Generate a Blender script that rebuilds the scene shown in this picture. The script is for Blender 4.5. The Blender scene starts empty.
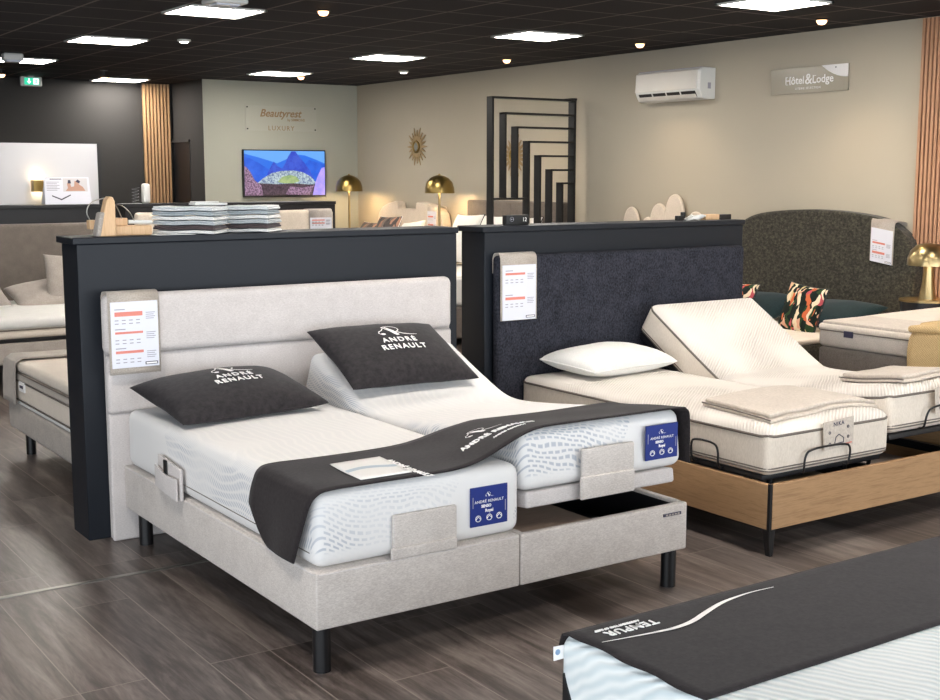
import bpy, math, random
from mathutils import Vector, Matrix, noise as mnoise
random.seed(7)
D = bpy.data; SC = bpy.context.scene; COL = SC.collection
PI = math.pi
ORI = {}

# ------------------------------------------------------------------ materials
def lin(c):
    if isinstance(c, str):
        c = [int(c[i:i+2], 16)/255 for i in (0, 2, 4)]
    return tuple((v/12.92 if v <= .04045 else ((v+.055)/1.055)**2.4) for v in c[:3]) + (1,)
class NT:
    def __init__(s, name):
        s.m = D.materials.new(name); s.m.use_nodes = True
        s.t = s.m.node_tree; s.n = s.t.nodes; s.b = s.n['Principled BSDF']
    def add(s, typ, **kw):
        n = s.n.new(typ)
        for k, v in kw.items(): setattr(n, k, v)
        return n
    def link(s, a, b): s.t.links.new(a, b)
    def setin(s, n, **kw):
        for k, v in kw.items():
            k = k.replace('_', ' ')
            if hasattr(v, 'is_linked') or isinstance(v, bpy.types.NodeSocket): s.link(v, n.inputs[k])
            else: n.inputs[k].default_value = v
    def math(s, op, a, b=None, c=None):
        n = s.add('ShaderNodeMath', operation=op)
        for i, v in enumerate((a, b, c)):
            if v is None: continue
            if isinstance(v, bpy.types.NodeSocket): s.link(v, n.inputs[i])
            else: n.inputs[i].default_value = v
        return n.outputs[0]
    def vec(s, kind='obj'):
        if kind == 'rest':
            return s.add('ShaderNodeAttribute', attribute_name='rest').outputs['Vector']
        return s.add('ShaderNodeTexCoord').outputs['Object']
    def mapping(s, v, scale=(1,1,1), rot=(0,0,0), loc=(0,0,0)):
        n = s.add('ShaderNodeMapping'); s.link(v, n.inputs[0])
        n.inputs['Scale'].default_value = scale; n.inputs['Rotation'].default_value = rot; n.inputs['Location'].default_value = loc
        return n.outputs[0]
    def noise(s, v, scale, detail=2, rough=.5, dist=0):
        n = s.add('ShaderNodeTexNoise'); s.link(v, n.inputs['Vector'])
        n.inputs['Scale'].default_value = scale; n.inputs['Detail'].default_value = detail
        n.inputs['Roughness'].default_value = rough; n.inputs['Distortion'].default_value = dist
        return n.outputs['Fac']
    def ramp(s, f, stops, interp='LINEAR'):
        n = s.add('ShaderNodeValToRGB'); s.link(f, n.inputs[0]); cr = n.color_ramp; cr.interpolation = interp
        while len(cr.elements) < len(stops): cr.elements.new(.5)
        for e, (p, c) in zip(cr.elements, stops): e.position = p; e.color = lin(c) if not isinstance(c, float) else (c, c, c, 1)
        return n.outputs['Color']
    def mix(s, f, a, b):
        n = s.add('ShaderNodeMix', data_type='RGBA')
        for v, i in ((f, 0), (a, 6), (b, 7)):
            if isinstance(v, bpy.types.NodeSocket): s.link(v, n.inputs[i])
            else: n.inputs[i].default_value = v if i == 0 else lin(v)
        return n.outputs[2]
    def bump(s, h, strength=.3, dist=.01):
        n = s.add('ShaderNodeBump'); s.link(h, n.inputs['Height'])
        n.inputs['Strength'].default_value = strength; n.inputs['Distance'].default_value = dist
        s.link(n.outputs[0], s.b.inputs['Normal'])
    def col(s, c):
        if isinstance(c, bpy.types.NodeSocket): s.link(c, s.b.inputs['Base Color'])
        else: s.b.inputs['Base Color'].default_value = lin(c)
    def p(s, rough=.5, metal=0, spec=.5, sheen=0):
        s.b.inputs['Roughness'].default_value = rough; s.b.inputs['Metallic'].default_value = metal
        s.b.inputs['Specular IOR Level'].default_value = spec; s.b.inputs['Sheen Weight'].default_value = sheen
        return s

def plain(name, c, rough=.5, metal=0, spec=.5, var=.04, scale=6):
    t = NT(name).p(rough, metal, spec)
    v = t.vec(); n = t.noise(v, scale, 3)
    a = lin(c)
    hsv = t.add('ShaderNodeHueSaturation'); hsv.inputs['Color'].default_value = a
    t.link(t.math('MULTIPLY_ADD', n, var*2, 1-var), hsv.inputs['Value'])
    t.link(hsv.outputs[0], t.b.inputs['Base Color'])
    return t.m
def fabric(name, c1, c2, weave=260, streak=None, rough=.9, bump=.35, sheen=.15, coarse=14):
    t = NT(name).p(rough, 0, .2, sheen)
    v = t.vec()
    sc = streak or (1, 1, 1)
    n1 = t.noise(t.mapping(v, sc), weave, 2, .7); n2 = t.noise(v, coarse, 3)
    f = t.math('MULTIPLY_ADD', n1, .75, t.math('MULTIPLY', n2, .25))
    t.col(t.ramp(f, [(.32, c1), (.68, c2)])); t.bump(n1, bump, .002)
    return t.m
def emit(name, c, strength):
    t = NT(name); t.col('000000')
    t.b.inputs['Emission Color'].default_value = lin(c); t.b.inputs['Emission Strength'].default_value = strength
    return t.m

def wood(name, c1, c2, axis=0, scale=3.0, rough=.45, stretch=14):
    t = NT(name).p(rough, 0, .4); v = t.vec()
    sc = [stretch]*3; sc[axis] = 1
    m = t.mapping(v, sc)
    n = t.noise(m, scale, 5, .6, .4); n2 = t.noise(m, scale*6, 3, .6)
    f = t.math('MULTIPLY_ADD', n, .7, t.math('MULTIPLY', n2, .3))
    t.col(t.ramp(f, [(.3, c1), (.5, c2), (.7, c1)])); t.bump(n2, .08, .002)
    return t.m

def floor_mat():
    t = NT('laminate planks').p(.3, 0, .5); v = t.vec()
    sx = t.add('ShaderNodeSeparateXYZ'); t.link(v, sx.inputs[0])
    cx = t.add('ShaderNodeCombineXYZ'); t.link(sx.outputs['Y'], cx.inputs['X']); t.link(t.math('ADD', sx.outputs['X'], .005), cx.inputs['Y'])
    b = t.add('ShaderNodeTexBrick'); t.link(cx.outputs[0], b.inputs['Vector'])
    b.offset = .37; b.offset_frequency = 3
    t.setin(b, Color1=(0, 0, 0, 1), Color2=(1, 1, 1, 1), Mortar=(.5, .5, .5, 1), Scale=1.0, Brick_Width=1.25, Row_Height=.168) if False else None
    b.inputs['Color1'].default_value = (0, 0, 0, 1); b.inputs['Color2'].default_value = (1, 1, 1, 1); b.inputs['Mortar'].default_value = (.5, .5, .5, 1)
    b.inputs['Scale'].default_value = 1; b.inputs['Mortar Size'].default_value = .0022; b.inputs['Mortar Smooth'].default_value = 0
    b.inputs['Brick Width'].default_value = 1.25; b.inputs['Row Height'].default_value = .215
    g = t.add('ShaderNodeCombineXYZ')
    t.link(t.math('MULTIPLY', sx.outputs['X'], 9), g.inputs[0]); t.link(sx.outputs['Y'], g.inputs[1]); t.link(t.math('MULTIPLY', b.outputs['Color'], 7), g.inputs[2])
    n = t.noise(g.outputs[0], 1.6, 6, .65, .6); n2 = t.noise(g.outputs[0], 9, 4, .6)
    f = t.math('ADD', t.math('MULTIPLY', n, .64), t.math('ADD', t.math('MULTIPLY', n2, .26), t.math('MULTIPLY', b.outputs['Color'], .10)))
    c = t.ramp(f, [(.33, '37302d'), (.45, '544b47'), (.56, '746a65'), (.68, '91877f')])
    t.col(t.mix(b.outputs['Fac'], c, '8b8078'))
    t.link(t.math('MULTIPLY_ADD', n2, .18, .24), t.b.inputs['Roughness'])
    t.bump(n2, .06, .002)
    return t.m
def ceil_mat():
    t = NT('black ceiling tiles').p(.85, 0, .2); v = t.vec()
    sx = t.add('ShaderNodeSeparateXYZ'); t.link(v, sx.inputs[0])
    def line(o, off, per, w):
        fr = t.math('FRACT', t.math('DIVIDE', t.math('SUBTRACT', o, off-w/2), per))
        return t.math('LESS_THAN', fr, w/per)
    lx = line(sx.outputs['X'], 3.16, .54, .02); ly = line(sx.outputs['Y'], 7.9, .561, .026)
    n = t.noise(v, 90, 2)
    base = t.ramp(n, [(.3, '171619'), (.7, '212024')])
    c = t.mix(ly, base, '5c5453')
    c = t.mix(t.math('MULTIPLY', lx, .9), c, '6e645e')
    t.col(c)
    return t.m
def knit_mat():
    t = NT('white dashed knit').p(.85, 0, .2, .1); v = t.vec('rest')
    sx = t.add('ShaderNodeSeparateXYZ'); t.link(v, sx.inputs[0])
    wob = t.noise(t.mapping(v, (4, 4, 6)), 1.1, 1)
    u = t.math('ADD', sx.outputs['X'], sx.outputs['Y'])
    w = t.math('ADD', t.math('ADD', sx.outputs['Z'], t.math('MULTIPLY_ADD', u, .22, sx.outputs['Y'])), t.math('MULTIPLY', wob, .12))
    cx = t.add('ShaderNodeCombineXYZ'); t.link(u, cx.inputs[0]); t.link(w, cx.inputs[1])
    b = t.add('ShaderNodeTexBrick'); t.link(cx.outputs[0], b.inputs['Vector'])
    for k, x in dict(Scale=1).items(): b.inputs[k].default_value = x
    b.inputs['Mortar Size'].default_value = .0062; b.inputs['Mortar Smooth'].default_value = .5
    b.inputs['Brick Width'].default_value = .030; b.inputs['Row Height'].default_value = .0175
    lf = t.math('SUBTRACT', 1, b.outputs['Fac'])
    mask = t.ramp(t.noise(v, 3.2, 1), [(.38, .25), (.55, 1.0)])
    # plain flat-knit borders: lowest strip of the sides
    lo = t.ramp(sx.outputs['Z'], [(.05, .05), (.062, 1.0)])
    top = t.ramp(sx.outputs['Z'], [(.205, 1.0), (.222, .30)])
    def between(o, a, b): return t.math('MULTIPLY', t.math('GREATER_THAN', o, a), t.math('LESS_THAN', o, b))
    diag = t.math('SUBTRACT', sx.outputs['X'], t.math('MULTIPLY', sx.outputs['Z'], .55))
    foot = t.math('LESS_THAN', sx.outputs['Y'], .02)
    side = t.math('LESS_THAN', sx.outputs['X'], 1.775)
    pl = t.math('MAXIMUM', t.math('MULTIPLY', foot, t.math('MAXIMUM', between(diag, 2.19, 2.5), t.math('GREATER_THAN', diag, 2.99))), t.math('MULTIPLY', side, t.math('GREATER_THAN', t.math('ADD', sx.outputs['Y'], t.math('MULTIPLY', sx.outputs['Z'], -.6)), 1.2)))
    d = t.math('MULTIPLY', t.math('MULTIPLY', t.math('MULTIPLY', t.math('MULTIPLY', lf, mask), lo), top), t.math('SUBTRACT', 1, pl))
    t.col(t.mix(t.math('MULTIPLY', d, .8), 'e2e0de', 'a6acb7'))
    t.bump(d, -.35, .004)
    return t.m
def stripe_mat(name, c1, c2, scale, ang, dist, bump=.5, bd='X', lo=.1):
    t = NT(name).p(.85, 0, .2, .1); v = t.vec('rest')
    w = t.add('ShaderNodeTexWave', wave_type='BANDS', bands_direction=bd); t.link(t.mapping(v, (1, 1, 1), (0, 0, ang)), w.inputs['Vector'])
    w.inputs['Scale'].default_value = scale; w.inputs['Distortion'].default_value = dist; w.inputs['Detail'].default_value = 1; w.inputs['Detail Scale'].default_value = .6
    msk = t.ramp(t.noise(v, 2.6, 1), [(.4, lo), (.6, 1.0)])
    f = t.math('MULTIPLY', w.outputs['Fac'], msk)
    big = t.noise(v, 9, 2)
    t.col(t.mix(f, c1, c2)); t.bump(t.math('ADD', f, t.math('MULTIPLY', big, 1.2)), bump, .006)
    return t.m
def floral_mat(name, stops, scale):
    t = NT(name).p(.8, 0, .2); v = t.vec('rest')
    n = t.add('ShaderNodeTexNoise'); t.link(v, n.inputs['Vector']); n.inputs['Scale'].default_value = scale*.35; n.inputs['Detail'].default_value = 1
    mx = t.add('ShaderNodeVectorMath', operation='MULTIPLY_ADD'); t.link(n.outputs['Color'], mx.inputs[0]); mx.inputs[1].default_value = (.12,)*3; t.link(v, mx.inputs[2])
    vo = t.add('ShaderNodeTexVoronoi'); t.link(t.mapping(mx.outputs[0], (1.2, .45, 1), (0, 0, .8)), vo.inputs['Vector']); vo.inputs['Scale'].default_value = scale
    sp = t.add('ShaderNodeSeparateColor'); t.link(vo.outputs['Color'], sp.inputs[0])
    t.col(t.ramp(sp.outputs[0], stops, 'CONSTANT'))
    return t.m
def speckle(name, c1, c2, c3):
    t = NT(name).p(.9, 0, .2, .2); v = t.vec()
    n = t.noise(t.mapping(v, (1, 1, 1.3)), 42, 3, .8)
    t.col(t.ramp(n, [(.34, c1), (.5, c2), (.66, c3)])); t.bump(n, .5, .004)
    return t.m
def wicker(name, c1, c2):
    t = NT(name).p(.8, 0, .2); v = t.vec()
    b = t.add('ShaderNodeTexChecker'); t.link(t.mapping(v, (1, 1, 1), (.3, 0, .0)), b.inputs['Vector']); b.inputs['Scale'].default_value = 150
    n = t.noise(v, 60, 2)
    f = t.math('MULTIPLY_ADD', b.outputs['Fac'], .5, t.math('MULTIPLY', n, .5))
    t.col(t.ramp(f, [(.2, c1), (.75, c2)])); t.bump(f, .5, .004)
    return t.m

M = {}
M['floor'] = floor_mat(); M['ceil'] = ceil_mat()
M['wall_warm'] = plain('greige wall paint', 'b4ac9b', .85, 0, .2, .02, 3)
M['wall_tv'] = plain('sage greige wall paint', 'a8a99d', .85, 0, .2, .02, 3)
M['wall_dark'] = plain('charcoal wall paint', '373635', .8, 0, .3, .04, 40)
M['wall_side'] = plain('grey wall paint', '9b958c', .85, 0, .2, .02, 3)
M['navy'] = plain('navy black satin paint', '12171f', .5, 0, .35, .08, 60)
M['black_panel'] = plain('black satin panel', '17171a', .4, 0, .5, .05, 40)
M['white_wall'] = plain('white board', 'cbcbcf', .7, 0, .3, .01, 5)
M['linen'] = fabric('oatmeal linen', 'b3aaa4', 'd7d0c9', 110, (1, 1, 3.5), bump=.2)
M['linen_front'] = fabric('oatmeal linen smooth', 'bcb5b2', 'd5cfcc', 110, (1, 1, 3), bump=.15)
M['linen_tan'] = fabric('sand linen', '9f968c', 'bfb5aa', 150, (1, 1, 2))
M['navy_fabric'] = fabric('navy weave', '131419', '3d3e48', 85, (1.6, 1, 1), sheen=.0)
M['grey_fabric'] = fabric('taupe grey weave', '5f5852', '80776f', 180)
M['greige_fabric'] = fabric('greige weave', '968e86', 'bab1a8', 170)
M['band_grey'] = fabric('pale grey band', 'a79e95', 'c4bbb1', 170)
M['runner'] = fabric('charcoal brown velour', '1f1b1c', '2e292a', 90, rough=.9, bump=.2, sheen=.08)
M['pillow_dark'] = fabric('charcoal velvet', '1e1b1d', '322e30', 40, rough=.85, bump=.25, sheen=.1, coarse=8)
M['trim_dark'] = plain('black piping', '1b1a1b', .7)
M['trim_taupe'] = plain('taupe piping', '6d645c', .8)
M['knit'] = knit_mat()
M['flatknit'] = fabric('white flat knit', 'd9dada', 'e9e9e8', 300, bump=.15)
M['quilt'] = stripe_mat('ivory striped quilt', 'e3dcd3', 'cdc4bb', 22, .9, 2.0, .5)
M['ivory'] = fabric('ivory knit border', 'd0c4b5', 'e3d8ca', 200, (1, 1, .3), bump=.2)
M['wave'] = stripe_mat('white wave quilt', 'e6eae9', 'c0ced2', 19, .35, 4.0, .6, 'DIAGONAL', .6)
M['white_cloth'] = fabric('white cotton', 'd9d8d3', 'ebeae6', 200, bump=.1)
M['cream'] = fabric('cream upholstery', 'cdbfae', 'e2d6c6', 120, bump=.15)
M['beige'] = fabric('beige knit topper', 'b9ada0', 'd3c8bb', 80, bump=.4)
M['print_white'] = plain('printed card', 'dcdde6', .35, 0, .5, .01)
M['sleeve'] = plain('clear sleeve', 'd5dae6', .15)
M['red'] = plain('red print', 'd98272', .5)
M['grey_print'] = plain('grey print', '9a98a2', .5)
M['ink'] = plain('dark ink', '39364a', .5)
M['white_print'] = plain('white print', 'f2f0ee', .6)
M['blue_label'] = plain('navy blue label', '1c2f7a', .5, 0, .4, .08, 60)
M['black_metal'] = plain('black metal', '131315', .38, 0, .5)
M['black_plastic'] = plain('black plastic', '0f0f10', .45)
M['brass'] = plain('brushed brass', 'a5926a', .3, 1, .5, .06, 30)
M['bronze'] = plain('antique brass', '9c8450', .32, 1, .5, .05, 20)
M['steel'] = plain('dark steel', '77777a', .35, 1)
M['oak'] = wood('oak veneer', '8a694a', 'b08c66', 0, 2.4)
M['oak_y'] = wood('oak veneer long', '8a694a', 'b08c66', 1, 2.4)
M['pale_wood'] = wood('pale beech', 'c49c72', 'd9b58c', 2, 3)
M['slat_wood'] = wood('slat oak', '9c7152', 'bd9072', 2, 3)
M['slat_pale'] = wood('slat oak pale', 'a9805a', 'c39d74', 2, 3)
M['brown_board'] = wood('brown board', '8a776a', 'a08d7e', 0, 3)
M['white_plastic'] = plain('white plastic', 'dcdcd8', .35)
M['ac_white'] = plain('warm white plastic', 'd8d4cc', .3)
M['green_speckle'] = speckle('olive chenille', '1f1e19', '36342c', '504c40')
M['teal'] = fabric('dark teal cotton', '0f2226', '1b343a', 120)
M['floral'] = floral_mat('tropical print', [(0, '15241e'), (.26, 'e3d3b6'), (.38, 'c9673f'), (.46, '101a17'), (.64, 'dba98e'), (.73, 'c9b98a'), (.80, '2b4227'), (.92, 'b9525a')], 30)
M['floral2'] = floral_mat('dark rose print', [(0, '4c4848'), (.35, '8a6a5e'), (.5, '36343a'), (.7, 'a37f6d'), (.85, '6a625e')], 16)
M['straw'] = wicker('straw weave', 'b89a6c', 'd6bb8c')
M['panel_light'] = emit('LED panel', 'fff7ee', 21)
M['spot_glow'] = emit('warm lamp glow', 'ffc490', 2.6)
M['exit_green'] = emit('exit sign green', '1f9c78', 1.1); M['exit_white'] = emit('exit sign white', 'e6f2f2', 1.2)
M['mirror'] = plain('mirror glass', 'd8dadd', .04, 1, .5, .0)
M['bronze_light'] = plain('pale antique brass', '9c8560', .6, .2, .5, .05, 20)
M['glass_sign'] = plain('frosted acrylic', '97907f', .25, 0, .5, .02)
M['gold_print'] = plain('gold lettering', '8a6f4d', .5)
M['aluminium'] = plain('aluminium', 'b5b2ac', .35, 1)
M['marble'] = plain('white print sheet', 'dad9d6', .4, 0, .5, .05, 9)

# ------------------------------------------------------------------ mesh builder
def orth(d):
    d = Vector(d).normalized(); a = Vector((0, 0, 1)) if abs(d.z) < .9 else Vector((1, 0, 0))
    u = d.cross(a).normalized(); return u, d.cross(u).normalized()
class MB:
    def __init__(s): s.v = []; s.f = []; s.mi = []; s.rest = None; s.cur = 0
    def mat(s, i): s.cur = i; return s
    def add(s, vs, fs):
        o = len(s.v); s.v += [tuple(p) for p in vs]
        for f in fs: s.f.append(tuple(i+o for i in f)); s.mi.append(s.cur)
        return s
    def box(s, x0, x1, y0, y1, z0, z1):
        vs = [(x, y, z) for z in (z0, z1) for y in (y0, y1) for x in (x0, x1)]
        return s.add(vs, [(0, 2, 3, 1), (4, 5, 7, 6), (0, 1, 5, 4), (2, 6, 7, 3), (0, 4, 6, 2), (1, 3, 7, 5)])
    def cyl(s, p0, p1, r0, r1=None, n=20, cap=True):
        r1 = r0 if r1 is None else r1; p0 = Vector(p0); p1 = Vector(p1); u, w = orth(p1-p0); vs = []
        for p, r in ((p0, r0), (p1, r1)):
            for i in range(n):
                a = 2*PI*i/n; vs.append(p+u*math.cos(a)*r+w*math.sin(a)*r)
        fs = [(i, (i+1) % n, n+(i+1) % n, n+i) for i in range(n)]
        if cap: fs += [tuple(range(n-1, -1, -1)), tuple(range(n, 2*n))]
        return s.add(vs, fs)
    def tube(s, pts, r, n=8, closed=False):
        pts = [Vector(p) for p in pts]; N = len(pts); vs = []; u = None
        for i, p in enumerate(pts):
            a = pts[i-1] if (i or closed) else p; b = pts[(i+1) % N] if (i < N-1 or closed) else p
            d = (b-a).normalized()
            if u is None: u, _ = orth(d)
            u = (u-d*u.dot(d)).normalized(); w = d.cross(u)
            for k in range(n):
                t = 2*PI*k/n; vs.append(p+u*math.cos(t)*r+w*math.sin(t)*r)
        fs = []
        for i in range(N if closed else N-1):
            j = (i+1) % N
            for k in range(n): fs.append((i*n+k, i*n+(k+1) % n, j*n+(k+1) % n, j*n+k))
        if not closed: fs += [tuple(range(n-1, -1, -1)), tuple((N-1)*n+k for k in range(n))]
        return s.add(vs, fs)
    def lathe(s, prof, c=(0, 0, 0), n=28):
        c = Vector(c); vs = []; L = len(prof)
        for i in range(n):
            a = 2*PI*i/n
            for r, z in prof: vs.append((c.x+r*math.cos(a), c.y+r*math.sin(a), c.z+z))
        fs = [(i*L+k, ((i+1) % n)*L+k, ((i+1) % n)*L+k+1, i*L+k+1) for i in range(n) for k in range(L-1)]
        return s.add(vs, fs)
    def prism(s, poly, d):           # poly: 3d points of a planar outline, extruded by vector d
        n = len(poly); d = Vector(d); vs = [Vector(p) for p in poly]+[Vector(p)+d for p in poly]
        fs = [tuple(range(n-1, -1, -1)), tuple(range(n, 2*n))]+[(i, (i+1) % n, n+(i+1) % n, n+i) for i in range(n)]
        return s.add(vs, fs)
    def rbox(s, x0, x1, y0, y1, z0, z1, r, n=(1, 1, 1), fn=None, k=4):
        lo = Vector((x0, y0, z0)); hi = Vector((x1, y1, z1))
        def axis(a, b, m):
            e = [r*(1-math.cos(PI/2*i/k)) for i in range(k+1)] if r > 0 else [0]
            mid = [a+r+(b-a-2*r)*i/m for i in range(1, m)]
            return [a+t for t in e]+mid+[b-t for t in reversed(e)]
        ax = [axis(lo[i], hi[i], n[i]) for i in range(3)]
        idx = {}; vs = []; rs = []
        def vert(p):
            key = tuple(round(c, 6) for c in p)
            if key in idx: return idx[key]
            p = Vector(p); q = Vector([min(max(p[i], lo[i]+r), hi[i]-r) for i in range(3)]); d = p-q
            if r > 0 and d.length > 1e-9: p = q+d.normalized()*r
            idx[key] = len(vs); rs.append(tuple(p)); vs.append(fn(*p) if fn else tuple(p)); return idx[key]
        fs = []
        for a in range(3):
            b, c = (a+1) % 3, (a+2) % 3
            for side in (0, 1):
                va = lo[a] if side == 0 else hi[a]
                for i in range(len(ax[b])-1):
                    for j in range(len(ax[c])-1):
                        q = []
                        for (ii, jj) in ((i, j), (i+1, j), (i+1, j+1), (i, j+1)):
                            p = [0, 0, 0]; p[a] = va; p[b] = ax[b][ii]; p[c] = ax[c][jj]; q.append(vert(p))
                        if len(set(q)) < 3: continue
                        fs.append(tuple(q if side else q[::-1]))
        if s.rest is None: s.rest = [tuple(v) for v in s.v]
        s.rest += rs
        return s.add(vs, fs)
    def grid(s, fn, nu, nv, rest=None):
        vs = [fn(i/nu, j/nv) for i in range(nu+1) for j in range(nv+1)]
        fs = [(i*(nv+1)+j, (i+1)*(nv+1)+j, (i+1)*(nv+1)+j+1, i*(nv+1)+j+1) for i in range(nu) for j in range(nv)]
        if rest:
            if s.rest is None: s.rest = [tuple(v) for v in s.v]
            s.rest += [rest(i/nu, j/nv) for i in range(nu+1) for j in range(nv+1)]
        return s.add(vs, fs)
    def xf(s, m): s.v = [tuple(m @ Vector(p)) for p in s.v]; return s
    def build(s, name, mats, parent=None, smooth=35, origin=None, solid=None, bevel=None, offset=-1):
        me = D.meshes.new(name)
        o0 = Vector(ORI[parent.name]) if parent is not None else Vector(origin if origin is not None else (0, 0, 0))
        if parent is None and origin is None:
            xs = [p[0] for p in s.v]; ys = [p[1] for p in s.v]; zs = [p[2] for p in s.v]
            o0 = Vector(((min(xs)+max(xs))/2, (min(ys)+max(ys))/2, min(zs)))
        me.from_pydata([tuple(Vector(p)-o0) for p in s.v], [], s.f)
        if not isinstance(mats, (list, tuple)): mats = [mats]
        for m in mats: me.materials.append(M[m] if isinstance(m, str) else m)
        me.polygons.foreach_set('material_index', s.mi)
        if s.rest and len(s.rest) == len(s.v):
            a = me.attributes.new('rest', 'FLOAT_VECTOR', 'POINT'); a.data.foreach_set('vector', [c for p in s.rest for c in p])
        me.update()
        if smooth:
            me.polygons.foreach_set('use_smooth', [True]*len(me.polygons)); me.set_sharp_from_angle(angle=math.radians(smooth))
        o = D.objects.new(name, me); COL.objects.link(o)
        if parent is not None: o.parent = parent
        else: o.location = o0
        ORI[o.name] = tuple(o0)
        if solid:
            md = o.modifiers.new('thickness', 'SOLIDIFY'); md.thickness = solid; md.offset = offset
        if bevel:
            md = o.modifiers.new('bevel', 'BEVEL'); md.width = bevel; md.segments = 2; md.limit_method = 'ANGLE'
        return o

def tag(o, label, cat, group=None):
    o['label'] = label; o['category'] = cat
    if group: o['group'] = group
    return o
def thing(name, loc, label, cat, group=None):
    o = D.objects.new(name, None); COL.objects.link(o); o.location = loc; o.empty_display_size = .1
    ORI[o.name] = tuple(loc)
    return tag(o, label, cat, group)
def struct(o): o['kind'] = 'structure'; return o
def bx(name, mats, parent, b, bevel=None, origin=None):
    return MB().box(*b).build(name, mats, parent, origin=origin, bevel=bevel)
def rb(name, mats, parent, b, r, n=(1, 1, 1), fn=None, smooth=60, origin=None):
    return MB().rbox(*b, r, n, fn).build(name, mats, parent, smooth=smooth, origin=origin)
def copy_tree(o, dv, label=None, parent=None):
    c = o.copy(); COL.objects.link(c)
    if parent is not None: c.parent = parent
    else:
        c.location = Vector(o.location)+Vector(dv)
        if label: c['label'] = label
    ORI[c.name] = tuple(Vector(ORI[o.name])+Vector(dv))
    for ch in [x for x in D.objects if x.parent == o]: copy_tree(ch, dv, None, c)
    return c

def text_geo(s, size, bold=0., shear=0., extrude=.001, align='CENTER', space=1.0):
    cu = D.curves.new('lettering', 'FONT'); cu.body = s; cu.size = size; cu.extrude = extrude; cu.offset = bold
    cu.shear = shear; cu.align_x = align; cu.align_y = 'CENTER'; cu.space_character = space; cu.resolution_u = 3
    ob = D.objects.new('lettering', cu); COL.objects.link(ob)
    dg = bpy.context.evaluated_depsgraph_get(); dg.update()
    me = D.meshes.new_from_object(ob.evaluated_get(dg))
    vs = [tuple(v.co) for v in me.vertices]; fs = [tuple(p.vertices) for p in me.polygons]
    D.objects.remove(ob); D.curves.remove(cu); D.meshes.remove(me)
    return vs, fs
def frame_map(o, xd, yd):
    o = Vector(o); xd = Vector(xd).normalized(); yd = Vector(yd).normalized(); n = xd.cross(yd)
    return lambda x, y, z=0: o+xd*x+yd*y+n*z
def text(parent, s, size, fm, mat, name='lettering', at=(0, 0), **kw):
    vs, fs = text_geo(s, size, **kw)
    mb = MB(); mb.add([fm(x+at[0], y+at[1], z) for x, y, z in vs], fs)
    return mb.build(name, mat, parent, smooth=0)
def emblem_geo(mb, fm, k=1.0, lift=.0015):
    # looping monogram: slanting broad stroke, bowl and long tail, curl with a dot on the left
    def strip(pts, w):
        pts = [Vector((p[0], p[1], 0))*k for p in pts]; vs = []; N = len(pts)
        for i, p in enumerate(pts):
            d = (pts[min(i+1, N-1)]-pts[max(i-1, 0)]).normalized(); q = Vector((-d.y, d.x, 0)); ww = (w[i] if isinstance(w, list) else w)*k
            vs += [fm(*(p+q*ww)[:2], lift), fm(*(p-q*ww)[:2], lift)]
        mb.add(vs, [(2*i, 2*i+1, 2*i+3, 2*i+2) for i in range(N-1)])
    strip([(-.25, .42), (.0, .05), (.12, -.25)], [.03, .05, .05]); strip([(-.1, .42), (.1, .05), (.2, -.3)], [.03, .07, .09])
    strip([(.02+.42*math.cos(a)+.0, .2+.26*math.sin(a)) for a in [PI*.75-PI*1.2*i/12 for i in range(13)]], .022)
    strip([(.25, -.05), (.5, -.2), (.8, -.26), (1.15, -.26)], [.03, .03, .025, .012])
    strip([(-.25+.0, .3), (-.4, .12), (-.55, .05), (-.62, -.08), (-.55, -.18)], .022)
    c = [(-.45+.11*math.cos(2*PI*i/10), -.17+.08*math.sin(2*PI*i/10)) for i in range(10)]
    mb.add([fm(x*k, y*k, lift) for x, y in c], [tuple(range(10))])
# ------------------------------------------------------------------ setting
XR, YB, YT, CE = 7.74, 14.95, 13.96, 2.70
XL, YF = -4.0, -2.5
def sbx(name, mat, b): return struct(bx(name, mat, None, b, origin=(0, 0, 0)))
sbx('floor', 'floor', (XL-.1, XR+.1, YF-.1, YB+.1, -.1, 0))
sbx('ceiling', 'ceil', (XL-.1, XR+.1, YF-.1, YB+.1, CE, CE+.1))
sbx('wall_right', 'wall_warm', (XR, XR+.1, YF-.1, YB+.1, 0, CE))
sbx('wall_back', 'wall_dark', (XL-.1, XR, YB, YB+.1, 0, CE))
sbx('wall_left', 'wall_side', (XL-.1, XL, 4.2, YB, 0, CE))
sbx('baseboard_left', 'wall_side', (XL-.1, XL, YF-.1, 4.2, 0, .12)); sbx('trim_3', 'wall_side', (XL-.1, XL, YF-.1, 4.2, CE-.18, CE))
m = MB()
for i in range(5):
    y = YF+.1+(4.2-YF-.2)*i/4; m.box(XL-.08, XL-.02, y-.03, y+.03, .12, CE-.18)
struct(m.build('window_2', 'black_metal', None, origin=(0, 0, 0)))
w = MB().mat(0).box(5.70, XR, YT, YB, 0, CE); w.mi[4] = 1
struct(w.build('wall_alcove', ['wall_tv', 'wall_dark'], None, smooth=0, origin=(0, 0, 0)))
# shop front behind the camera: low sill, head and mullions, open to the sky
sbx('wall_front', 'wall_side', (XL, XR, YF-.1, YF, 0, .12))
sbx('trim_1', 'wall_side', (XL, XR, YF-.1, YF, CE-.18, CE))
m = MB()
for i in range(7):
    x = XL+.03+(XR-XL-.06)*i/6; m.box(x-.03, x+.03, YF-.08, YF-.02, .12, CE-.18)
struct(m.build('window_1', 'black_metal', None, origin=(0, 0, 0)))
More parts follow.
